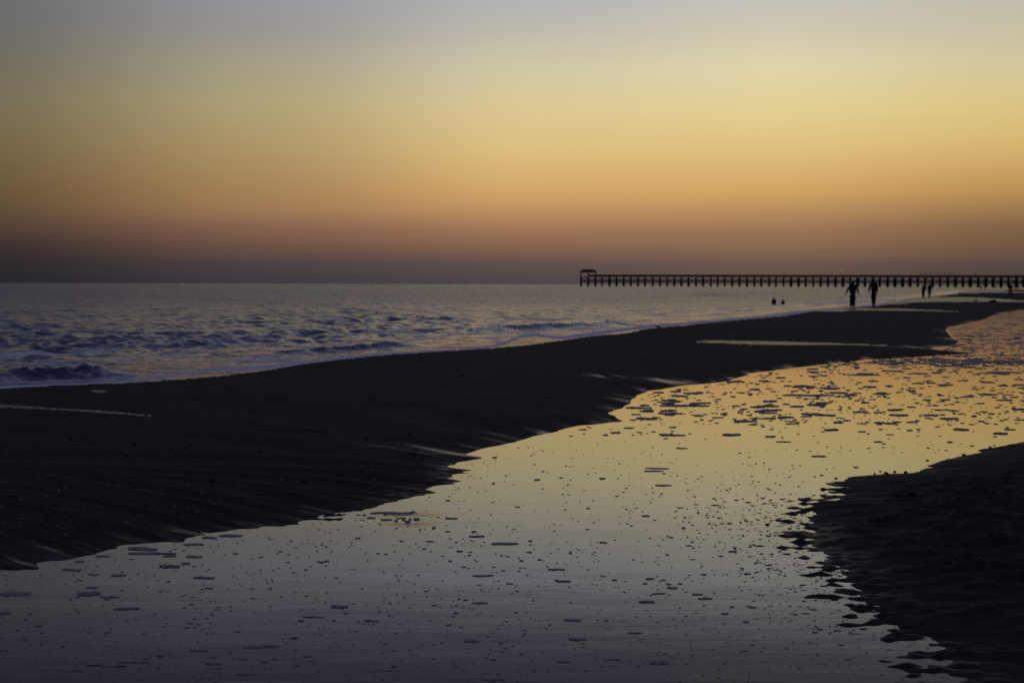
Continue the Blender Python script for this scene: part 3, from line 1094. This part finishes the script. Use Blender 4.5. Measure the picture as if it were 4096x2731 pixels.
def person(label, loc, rz, hgt, pose, top, hood=False, detail=True, name='person', group=None, long_coat=0.0, cut=None):
    """pose: joint positions for a 1.72 m figure facing +Y. body, jacket, trousers, shoes, hair as parts"""
    s = hgt / 1.72
    J = {k: tuple(c * s for c in v) for k, v in pose.items()}
    root = empty(name, loc, rz)
    tag(root, label, 'person', group)
    pel, che, nec, hea = J['pelvis'], J['chest'], J['neck'], J['head']
    # --- body: trunk, head, arms, legs in one surface
    crown = (hea[0], hea[1] - 0.012 * s, hea[2] + 0.075 * s)
    body = [[(pel, 0.105 * s), (lerp(pel, che, 0.5), (0.110 * s, 0.088 * s)), (che, (0.125 * s, 0.095 * s)), (lerp(che, nec, 0.7), (0.075 * s, 0.06 * s)), (nec, 0.050 * s),
             ((hea[0], hea[1] + 0.012 * s, hea[2] - 0.060 * s), (0.060 * s, 0.068 * s)), (hea, (0.075 * s, 0.092 * s)), (crown, (0.058 * s, 0.070 * s))]]
    for L in ('l', 'r'):
        sh, el, wr, hip, kn, an, to = (J[k + L] for k in ('sh', 'el', 'wr', 'hip', 'kn', 'an', 'to'))
        body.append([(che, (0.125 * s, 0.095 * s)), (sh, 0.052 * s), (lerp(sh, el, 0.4), 0.046 * s), (el, 0.036 * s), (lerp(el, wr, 0.35), 0.036 * s), (wr, 0.025 * s)])
        body.append([(pel, 0.105 * s), (hip, 0.088 * s), (lerp(hip, kn, 0.45), 0.076 * s), (kn, 0.053 * s), (lerp(kn, an, 0.35), 0.054 * s), (an, 0.036 * s), (to, 0.030 * s)])
        if detail:
            body += hand_chains(wr, el, -1 if L == 'l' else 1, s)
        else:
            d = (Vector(wr) - Vector(el)).normalized()
            body.append([(wr, 0.025 * s), (tuple(Vector(wr) + d * 0.09 * s), (0.018 * s, 0.035 * s)), (tuple(Vector(wr) + d * 0.16 * s), 0.012 * s)])
    if detail:   # nose and ears
        body.append([((hea[0], hea[1] + 0.072 * s, hea[2] + 0.008 * s), 0.012 * s), ((hea[0], hea[1] + 0.094 * s, hea[2] - 0.022 * s), 0.014 * s)])
        for sx in (-1, 1):
            body.append([((hea[0] + sx * 0.070 * s, hea[1] - 0.006 * s, hea[2] + 0.018 * s), 0.014 * s), ((hea[0] + sx * 0.080 * s, hea[1] - 0.014 * s, hea[2] - 0.024 * s), 0.011 * s)])
    sub = 2 if detail else 1
    if cut is None:
        link('body', skin_mesh('body', body, sub), M_skin, root)
    else:
        link('body', skin_mesh('body', body, sub), M_skin, root)
    if detail:
        for sx in (-1, 1):
            eb = lump_mesh('eye', 0.013 * s, 0.008 * s, 0.011 * s, 3, 0.0, 1)
            link('eye', eb, M_shoe, root, (hea[0] + sx * 0.030 * s, hea[1] + 0.086 * s, hea[2] + 0.012 * s))
        link('mouth', lump_mesh('mouth', 0.024 * s, 0.008 * s, 0.007 * s, 4, 0.0, 1), M_jacket2, root, (hea[0], hea[1] + 0.078 * s, hea[2] - 0.050 * s))
    # --- jacket over trunk and arms
    hem = lerp(pel, che, -0.12 - long_coat)
    k = 1.22
    jk = [[(hem, (0.232 * s, 0.180 * s)), (lerp(pel, che, 0.25), (0.232 * s, 0.180 * s)), (lerp(pel, che, 0.6), (0.228 * s, 0.176 * s)), (che, (0.238 * s, 0.176 * s)), (lerp(che, nec, 0.62), (0.105 * s, 0.088 * s)), (lerp(che, nec, 0.9), (0.075 * s, 0.070 * s))]]
    for L in ('l', 'r'):
        sh, el, wr = J['sh' + L], J['el' + L], J['wr' + L]
        jk.append([(che, (0.238 * s, 0.176 * s)), (sh, 0.095 * s), (lerp(sh, el, 0.5), 0.084 * s), (el, 0.072 * s), (lerp(el, wr, 0.5), 0.066 * s), (lerp(el, wr, 0.93), 0.055 * s)])
    link('jacket', skin_mesh('jacket', jk, sub), top, root)
    tr = [[(lerp(pel, che, 0.12), (0.135 * s, 0.108 * s)), (pel, (0.140 * s, 0.115 * s))]]
    for L in ('l', 'r'):
        hip, kn, an = J['hip' + L], J['kn' + L], J['an' + L]
        tr.append([(pel, (0.150 * s, 0.125 * s)), (hip, 0.128 * s), (lerp(hip, kn, 0.5), 0.120 * s), (kn, 0.104 * s), (lerp(kn, an, 0.45), 0.098 * s), (lerp(kn, an, 0.94), 0.086 * s)])
    link('trousers', skin_mesh('trousers', tr, sub), M_trousers, root)
    for L in ('l', 'r'):
        an, to = Vector(J['an' + L]), Vector(J['to' + L])
        d = (to - an)
        heel = an - Vector((d.x, d.y, 0)) * 0.35 - Vector((0, 0, 0.035 * s))
        link('shoe', skin_mesh('shoe', [[(tuple(heel), 0.036 * s), (tuple(an.lerp(to, 0.45) - Vector((0, 0, 0.008 * s))), 0.044 * s), (tuple(to), (0.046 * s, 0.034 * s)), (tuple(to + d * 0.28), (0.034 * s, 0.024 * s))]], 1), M_shoe, root)
    if hood:
        link('hood', skin_mesh('hood', [[(lerp(che, nec, 0.75), (0.12 * s, 0.10 * s)), ((nec[0], nec[1] - 0.03 * s, nec[2] + 0.02 * s), (0.098 * s, 0.09 * s)), ((hea[0], hea[1] - 0.028 * s, hea[2] - 0.01 * s), (0.098 * s, 0.098 * s)),
                                         ((hea[0], hea[1] - 0.030 * s, hea[2] + 0.085 * s), (0.068 * s, 0.075 * s)), ((hea[0], hea[1] - 0.035 * s, hea[2] + 0.13 * s), 0.03 * s)]], sub), top, root)
    else:
        link('hair', skin_mesh('hair', [[((hea[0], hea[1] - 0.045 * s, hea[2] - 0.055 * s), (0.058 * s, 0.045 * s)), ((hea[0], hea[1] - 0.038 * s, hea[2] + 0.02 * s), (0.080 * s, 0.068 * s)), ((hea[0], hea[1] - 0.016 * s, hea[2] + 0.080 * s), (0.066 * s, 0.075 * s)),
                                         ((hea[0], hea[1] - 0.012 * s, hea[2] + 0.105 * s), 0.04 * s)]], sub), M_hair, root)
    return root


def pose(arm_l=(-0.26, 0.0), arm_r=(0.26, 0.0), stride=0.1, lean=0.0, wide=0.0, bend=0.0):
    """arm: sideways reach of the hand and its swing forward; stride: forward foot distance; wide: sideways spread"""
    P = {'pelvis': (0, 0, 0.93), 'chest': (lean * 0.6, bend * 0.5, 1.27), 'neck': (lean, bend * 0.9, 1.46), 'head': (lean * 1.2, bend * 1.3 + 0.015, 1.60)}
    for L, sx, arm, st_ in (('l', -1, arm_l, stride), ('r', 1, arm_r, -stride)):
        shx = sx * 0.17 + lean * 0.7
        P['sh' + L] = (shx, bend * 0.6, 1.40)
        hx, hy = arm
        reach = abs(hx - sx * 0.17)
        dz = math.sqrt(max(0.05, 0.53 ** 2 - reach ** 2 - hy ** 2))
        P['wr' + L] = (hx + lean * 0.7, hy + bend * 0.6, 1.40 - dz)
        P['el' + L] = ((shx + hx + lean * 0.7) / 2 + sx * 0.025, hy / 2 - 0.045 + bend * 0.6, 1.40 - dz * 0.52)
        P['hip' + L] = (sx * 0.09, 0, 0.90)
        ax = sx * (0.09 + wide)
        dz = math.sqrt(0.83 ** 2 - st_ ** 2 * 0.9)
        P['an' + L] = (ax, st_, 0.075 + (0.03 if st_ < -0.12 else 0))
        P['kn' + L] = (sx * (0.09 + wide * 0.55), st_ * 0.5 + 0.045, 0.49)
        P['to' + L] = (ax + sx * 0.015, st_ + 0.14, 0.032)
    return P


def beach(px, py, z=0.0):
    g = ground(px, py, z)
    zz = sand_z(*g)
    g = ground(px, py, zz)
    return (g[0], g[1], sand_z(*g))


# the walking couple
la = beach(3410, 1231)
p1 = person('person in a hooded dark jacket walking with both arms held out', la, -0.1, 1.79, pose((-0.41, 0.02), (0.385, 0.02), 0.05, 0.0, -0.015), M_jacket, hood=True)
lb = beach(3494, 1225)
p2 = person('taller bareheaded person in a dark jacket striding beside the hooded walker', lb, -0.35, 1.93, pose((-0.31, 0.12), (0.23, -0.06), 0.16, -0.01, -0.05), M_jacket, long_coat=0.05)
# the second couple, further along
lc = beach(3693, 1190)
person('stooping person in dark clothes at the surf edge, one of the distant couple', lc, -0.2, 1.66, pose((-0.24, 0.05), (0.24, 0.03), 0.06, 0.10, -0.02, 0.1), M_jacket3, long_coat=0.1)
ld = beach(3718, 1188)
person('upright person in a brown jacket beside the stooping one at the surf edge', ld, -0.3, 1.70, pose((-0.24, 0.05), (0.25, -0.05), 0.10, 0.0, -0.04), M_jacket2, hood=True)
# wide-standing person toward the pier
le = beach(4042, 1185)
person('person standing with legs apart and one elbow out, beyond the wet strips', le, 0.1, 1.70, pose((-0.24, 0.05), (0.40, 0.05), 0.03, -0.06, 0.10), M_jacket)
# children sitting waist-deep in the shallows
for i, (px, py, hgt, lab) in enumerate([(3096, 1219, 1.22, 'taller child standing waist-deep in the shallows'), (3132, 1219, 1.05, 'smaller child sitting deep in the shallows, only head and shoulders out')]):
    g = ground(px, py)
    person(lab, (g[0], g[1], -hgt * (0.50 if i == 0 else 0.57)), 0.4, hgt, pose((-0.20, 0.10), (0.20, 0.10), 0.03), M_jacket, detail=False)
# small far figures near the pier
FAR = [(3922, 1160, 20, 'tiny person at the surf edge, left one of a far pair under the pier', M_jacket3), (3937, 1160, 19, 'tiny person at the surf edge, right one of a far pair under the pier', M_jacket3),
       (4061, 1153, 20, 'tiny dark person standing on the far sand, left one of a close pair', M_jacket), (4071, 1153, 21, 'tiny dark person standing on the far sand, right one of a close pair', M_jacket),
       (3981, 1153, 14, 'tiny distant person below the pier, alone', M_jacket), (4002, 1153, 15, 'tiny distant bather below the pier, right of the lone one', M_jacket3)]
for px, py, hp, lab, mt in FAR:
    d = 1.7 * FPX / hp
    x = (px - 2048) / FPX * d
    z = sand_z(x, d)
    person(lab, (x, d, z), 0.3, 1.7, pose((-0.24, 0.03), (0.24, -0.03), 0.08), mt, detail=False)

# ------------------------------------------------------------------ the pier
D0 = 1200.0
P0 = np.array([(2322 - 2048) / FPX * D0, D0])
dirv = np.array([math.cos(-0.12), math.sin(-0.12)])
nrm = np.array([-dirv[1], dirv[0]])
PRZ = -0.12
BAY = 6.02
NB = 74
PW = 4.6           # deck width
Zr, Zd, Zb = 9.9, 8.75, 7.75     # top of rail, deck top, underside


def on_pier(u, w=0.0):
    return P0 + dirv * u + nrm * w


pier = empty('pier', (P0[0], P0[1], 0.0), PRZ)
tag(pier, 'long dark timber fishing pier on piles running out over the sea', 'pier')
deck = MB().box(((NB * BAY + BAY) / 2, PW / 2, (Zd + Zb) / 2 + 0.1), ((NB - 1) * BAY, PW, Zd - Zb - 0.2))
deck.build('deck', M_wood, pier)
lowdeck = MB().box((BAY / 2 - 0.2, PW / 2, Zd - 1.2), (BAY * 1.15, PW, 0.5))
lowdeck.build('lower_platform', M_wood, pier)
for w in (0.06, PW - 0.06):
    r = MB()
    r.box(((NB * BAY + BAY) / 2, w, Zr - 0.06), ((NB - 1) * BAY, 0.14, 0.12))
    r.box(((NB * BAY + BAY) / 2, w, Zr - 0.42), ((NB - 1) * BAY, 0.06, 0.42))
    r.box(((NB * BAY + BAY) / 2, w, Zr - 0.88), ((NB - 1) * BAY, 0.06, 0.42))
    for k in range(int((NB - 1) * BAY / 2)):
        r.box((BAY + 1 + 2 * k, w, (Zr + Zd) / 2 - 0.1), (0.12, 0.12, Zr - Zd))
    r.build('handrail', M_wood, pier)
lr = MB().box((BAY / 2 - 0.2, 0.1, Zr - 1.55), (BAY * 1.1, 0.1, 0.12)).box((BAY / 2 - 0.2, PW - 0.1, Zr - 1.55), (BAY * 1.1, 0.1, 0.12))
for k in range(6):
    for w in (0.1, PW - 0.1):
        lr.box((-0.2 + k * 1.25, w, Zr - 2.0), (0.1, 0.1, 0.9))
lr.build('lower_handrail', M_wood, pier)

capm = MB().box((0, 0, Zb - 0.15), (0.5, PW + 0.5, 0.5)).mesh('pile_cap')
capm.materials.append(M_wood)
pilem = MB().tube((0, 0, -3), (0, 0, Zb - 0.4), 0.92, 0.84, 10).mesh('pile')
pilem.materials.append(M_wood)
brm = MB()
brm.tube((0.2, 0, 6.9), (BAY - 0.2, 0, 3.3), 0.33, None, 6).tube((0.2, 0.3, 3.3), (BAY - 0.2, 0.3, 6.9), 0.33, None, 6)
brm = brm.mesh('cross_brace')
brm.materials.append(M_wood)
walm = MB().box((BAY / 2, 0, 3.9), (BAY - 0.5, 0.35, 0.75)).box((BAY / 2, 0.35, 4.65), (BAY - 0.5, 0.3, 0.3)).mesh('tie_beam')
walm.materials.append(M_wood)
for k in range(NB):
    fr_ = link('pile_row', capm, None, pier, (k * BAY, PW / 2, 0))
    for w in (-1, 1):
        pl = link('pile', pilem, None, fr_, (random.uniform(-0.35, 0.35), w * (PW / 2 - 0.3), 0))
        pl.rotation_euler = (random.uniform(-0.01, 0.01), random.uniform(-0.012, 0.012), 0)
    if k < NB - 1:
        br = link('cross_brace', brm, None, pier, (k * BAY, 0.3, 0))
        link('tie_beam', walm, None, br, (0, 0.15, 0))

# shelter on the pier head
g = on_pier(-0.3)
sh = empty('pier_shelter', (g[0], g[1], 0), PRZ)
tag(sh, 'open hip-roofed shelter on posts at the pier head', 'shelter')
LX = 13.4
rv = [(-0.5, -0.4, 11.6), (LX + 0.3, -0.4, 11.6), (LX + 0.3, PW + 0.4, 11.6), (-0.5, PW + 0.4, 11.6),
      (-0.5, -0.4, 12.3), (LX + 0.3, -0.4, 12.3), (LX + 0.3, PW + 0.4, 12.3), (-0.5, PW + 0.4, 12.3),
      (2.2, PW * 0.28, 14.3), (LX - 2.6, PW * 0.28, 14.3), (LX - 2.6, PW * 0.72, 14.3), (2.2, PW * 0.72, 14.3)]
rf = [(3, 2, 1, 0), (0, 1, 5, 4), (1, 2, 6, 5), (2, 3, 7, 6), (3, 0, 4, 7), (4, 5, 9, 8), (5, 6, 10, 9), (6, 7, 11, 10), (7, 4, 8, 11), (8, 9, 10, 11)]
rm = bpy.data.meshes.new('roof')
rm.from_pydata(rv, [], rf)
link('roof', rm, M_roof, sh)
for x in (0.3, BAY + 0.2, LX - 0.7):
    for w in (0.25, PW - 0.25):
        z0 = Zd - 1.2 if x < 3 else Zd
        MB().box((0, 0, (11.6 + z0) / 2), (0.65, 0.65, 11.6 - z0)).build('post', M_wood, sh, (x, w, 0))

# lamp standards along the rail
lamp_pole = MB().tube((0, 0, Zd), (0, 0, 13.9), 0.09, 0.06, 8).tube((0, 0, Zd), (0, 0, Zd + 0.5), 0.16, 0.12, 8).mesh('pole')
lamp_pole.materials.append(M_roof)
arm_m = MB().tube((0, 0, 13.7), (0, 0.5, 14.05), 0.05, None, 6).tube((0, 0.5, 14.05), (0, 1.0, 14.1), 0.05, None, 6).mesh('arm')
arm_m.materials.append(M_roof)
head_m = MB().box((0, 1.15, 14.08), (0.34, 0.62, 0.16)).mesh('lamp_head')
head_m.materials.append(M_roof)
M_lit, nt, out = new_mat('lit_lamp_glass')
em = N(nt, 'ShaderNodeEmission', inp={'Color': (1.0, 0.86, 0.62, 1), 'Strength': 1.3})
nt.links.new(em.outputs[0], out.inputs[0])
M_off = plain('unlit_lamp_glass', (0.12, 0.12, 0.12), 0.3, 0.5, 0.1)
for i, px in enumerate((2490, 2700, 2912, 3140, 3367, 3600, 3838, 4062)):
    # where the sight line meets the rail
    a = (px - 2048) / FPX
    u = (a * P0[1] - P0[0]) / (dirv[0] - a * dirv[1])
    g = on_pier(u, PW - 0.35)
    lp = empty('lamp_post', (g[0], g[1], 0), PRZ)
    lit = px == 3367
    tag(lp, 'slim lamp post on the pier, its lamp shining' if lit else 'slim unlit lamp post rising from the pier rail', 'lamp post', None if lit else 'unlit lamp posts along the pier')
    link('pole', lamp_pole, None, lp)
    link('arm', arm_m, None, lp)
    hd = link('lamp_head', head_m, None, lp)
    lens = lump_mesh('lamp_glass', 0.16 if not lit else 0.24, 0.25 if not lit else 0.24, 0.06 if not lit else 0.24, 5, 0, 2)
    lo = link('lamp_glass', lens, M_lit if lit else M_off, hd, (0, 1.15, 13.98 if not lit else 13.75))

# four shade frames on the deck and one tall furled flag pole
for i, (x0, x1) in enumerate(((3681, 3705), (3718, 3745), (3754, 3780), (3793, 3820))):
    us = []
    for px in (x0, x1):
        a = (px - 2048) / FPX
        us.append((a * P0[1] - P0[0]) / (dirv[0] - a * dirv[1]))
    g = on_pier(us[0], 0.8)
    w = us[1] - us[0]
    fr_ = empty('shade_frame', (g[0], g[1], 0), PRZ)
    tag(fr_, ['leftmost of the four flat-topped shade frames on the pier', 'second from left of the four shade frames on the pier', 'third from left of the four shade frames on the pier', 'rightmost of the four flat-topped shade frames on the pier'][i], 'shade frame', 'shade frames on the pier deck')
    MB().box((w / 2, 1.4, 11.75), (w + 0.4, 3.0, 0.22)).build('canopy', M_wood, fr_)
    for x in (0.1, w - 0.1):
        for y in (0.1, 2.7):
            MB().box((x, y, (11.64 + Zd) / 2), (0.2, 0.2, 11.64 - Zd)).build('post', M_wood, fr_)
a = (3900 - 2048) / FPX
g = on_pier((a * P0[1] - P0[0]) / (dirv[0] - a * dirv[1]), 1.0)
um = empty('furled_umbrella', (g[0], g[1], Zd), PRZ)
tag(um, 'tall furled dark umbrella standing on the pier right of the shade frames', 'umbrella')
MB().tube((0, 0, 0), (0, 0, 3.4), 0.06, 0.05, 8).build('pole', M_roof, um)
MB().tube((0, 0, 1.2), (0, 0, 1.6), 0.30, 0.36, 10).tube((0, 0, 1.6), (0, 0, 3.7), 0.36, 0.05, 10).build('canopy', M_jacket, um)

# people leaning at the pier rail
base_pose = pose((-0.22, 0.12), (0.22, 0.12), 0.03, 0, 0.02, 0.08)
for px, lab in ((2400, 'tiny person on the pier beside the pier-head shelter'), (2468, 'tiny person at the pier rail, first beyond the shelter side'), (2503, 'tiny person at the pier rail near the first lamp post'),
                (2558, 'tiny broad figure at the pier rail between the first two lamp posts'), (2577, 'tiny slim figure beside the broad one at the pier rail'), (2680, 'tiny person at the pier rail just left of the second lamp post'),
                (2750, 'tiny person at the pier rail right of the second lamp post'), (2905, 'tiny person at the pier rail by the third lamp post'), (3406, 'tiny person on the pier right above the hooded walker'),
                (3440, 'tiny person on the pier above the gap between the walking couple'), (3462, 'tiny person on the pier just left above the taller walker'), (4090, 'tiny person at the pier rail at the picture edge')):
    a = (px - 2048) / FPX
    g = on_pier((a * P0[1] - P0[0]) / (dirv[0] - a * dirv[1]), 0.6)
    person(lab, (g[0], g[1], Zd), 2.9, 1.75, base_pose, M_jacket, detail=False)

# ------------------------------------------------------------------ sky
W = bpy.data.worlds.new('World')
SC.world = W
W.use_nodes = True
nt = W.node_tree
nt.nodes.clear()
out = nt.nodes.new('ShaderNodeOutputWorld')
bg = nt.nodes.new('ShaderNodeBackground')
nt.links.new(bg.outputs[0], out.inputs[0])


def lin(c):
    return tuple((x / 255 / 12.92) if x / 255 <= 0.04045 else ((x / 255 + 0.055) / 1.055) ** 2.4 for x in c)


ELEV = [0.0030, 0.0145, 0.0265, 0.0390, 0.0520, 0.0660, 0.0935, 0.1218, 0.1478, 0.1739, 0.1999]
L2 = [(39, 38, 41), (46, 40, 41), (61, 49, 45), (85, 66, 52), (100, 80, 54), (108, 88, 58), (118, 102, 70), (120, 110, 85), (112, 107, 92), (108, 107, 105), (106, 108, 112)]
L1 = [(63, 60, 63), (79, 67, 66), (109, 82, 67), (135, 98, 72), (160, 122, 78), (168, 132, 82), (176, 150, 98), (178, 162, 118), (168, 160, 135), (155, 150, 145), (150, 152, 158)]
C0 = [(76, 70, 71), (96, 79, 73), (134, 99, 76), (160, 118, 80), (190, 145, 90), (212, 166, 98), (222, 190, 120), (221, 200, 142), (210, 200, 165), (192, 186, 172), (176, 178, 180)]
R1 = [(90, 75, 70), (108, 86, 74), (138, 105, 78), (158, 118, 80), (185, 142, 88), (212, 164, 92), (224, 192, 120), (228, 208, 142), (226, 212, 165), (208, 200, 176), (195, 192, 186)]
R2 = [(72, 63, 60), (88, 72, 64), (114, 87, 65), (130, 98, 64), (160, 122, 70), (190, 148, 80), (216, 180, 105), (220, 198, 128), (212, 198, 150), (196, 190, 165), (188, 184, 172)]
HIGH = [(0.222, 0.76), (0.25, 0.46), (0.28, 0.24), (0.32, 0.08)]
ZEN = [(0.38, (74, 77, 98)), (0.60, (71, 75, 100)), (1.0, (73, 77, 103)), (1.5708, (73, 77, 104))]
BACKC = [(0.0, (42, 42, 52)), (0.15, (52, 52, 66)), (0.45, (64, 68, 92)), (1.5708, (73, 77, 104))]

tc = nt.nodes.new('ShaderNodeTexCoord')
nv = N(nt, 'ShaderNodeVectorMath', operation='NORMALIZE', inp={0: tc.outputs['Generated']})
sx = N(nt, 'ShaderNodeSeparateXYZ', inp={0: nv.outputs[0]})
el = math_node(nt, 'ARCSINE', sx.outputs['Z'])
el = math_node(nt, 'MAXIMUM', el, 0.0)
wob = noise(nt, N(nt, 'ShaderNodeMapping', inp={'Vector': nv.outputs[0], 'Scale': (1.2, 1.2, 14.0)}).outputs[0], 2.0, 3)
el = math_node(nt, 'ADD', el, math_node(nt, 'MULTIPLY', math_node(nt, 'SUBTRACT', wob.outputs[0], 0.5), 0.0035))
el = math_node(nt, 'MAXIMUM', el, 0.0)
tt = math_node(nt, 'POWER', math_node(nt, 'DIVIDE', el, PI / 2), 0.5)
az = math_node(nt, 'ARCTAN2', sx.outputs['X'], sx.outputs['Y'])


def ramp(stops):
    n = nt.nodes.new('ShaderNodeValToRGB')
    nt.links.new(tt, n.inputs[0])
    cr = n.color_ramp
    cr.interpolation = 'LINEAR'
    while len(cr.elements) > 1:
        cr.elements.remove(cr.elements[-1])
    first = True
    for e, c in stops:
        p = min(1.0, math.sqrt(e / (PI / 2)))
        if first:
            el_ = cr.elements[0]
            el_.position = p
            first = False
        else:
            el_ = cr.elements.new(p)
        el_.color = (*lin(c), 1)
    return n.outputs[0]


def col_ramp(cs):
    top = cs[-1]
    st = [(0.0, cs[0])] + list(zip(ELEV, cs)) + [(e, tuple(t * k + (1 - k) * z for t, z in zip(top, (68, 68, 88)))) for e, k in HIGH] + ZEN
    st = [(e, (min(255, c[0] * 0.995), c[1], c[2] + (7 if c[0] - c[2] > 60 else 2))) for e, c in st]
    return ramp(st)


rL2, rL1, rC, rR1, rR2, rB = col_ramp(L2), col_ramp(L1), col_ramp(C0), col_ramp(R1), col_ramp(R2), ramp(BACKC)
D = PI / 180
c = mixcol(nt, maprange(nt, az, -90 * D, -14 * D, 0, 1, True), rB, rL2)
c = mixcol(nt, maprange(nt, az, -21 * D, -8.5 * D, 0, 1, True), c, rL1)
c = mixcol(nt, maprange(nt, az, -10.5 * D, 1.2 * D, 0, 1, True), c, rC)
c = mixcol(nt, maprange(nt, az, -0.8 * D, 11.5 * D, 0, 1, True), c, rR1)
c = mixcol(nt, maprange(nt, az, 9.5 * D, 20.5 * D, 0, 1, True), c, rR2)
c = mixcol(nt, maprange(nt, az, 40 * D, 110 * D, 0, 1, True), c, rB)
nt.links.new(c, bg.inputs[0])
bg.inputs[1].default_value = 1.0

# ------------------------------------------------------------------ render settings
SC.view_settings.view_transform = 'Standard'
SC.view_settings.look = 'None'
SC.view_settings.gamma = 1.0
SC.view_settings.exposure = 0.0
SC.cycles.max_bounces = 6
SC.cycles.use_denoising = False
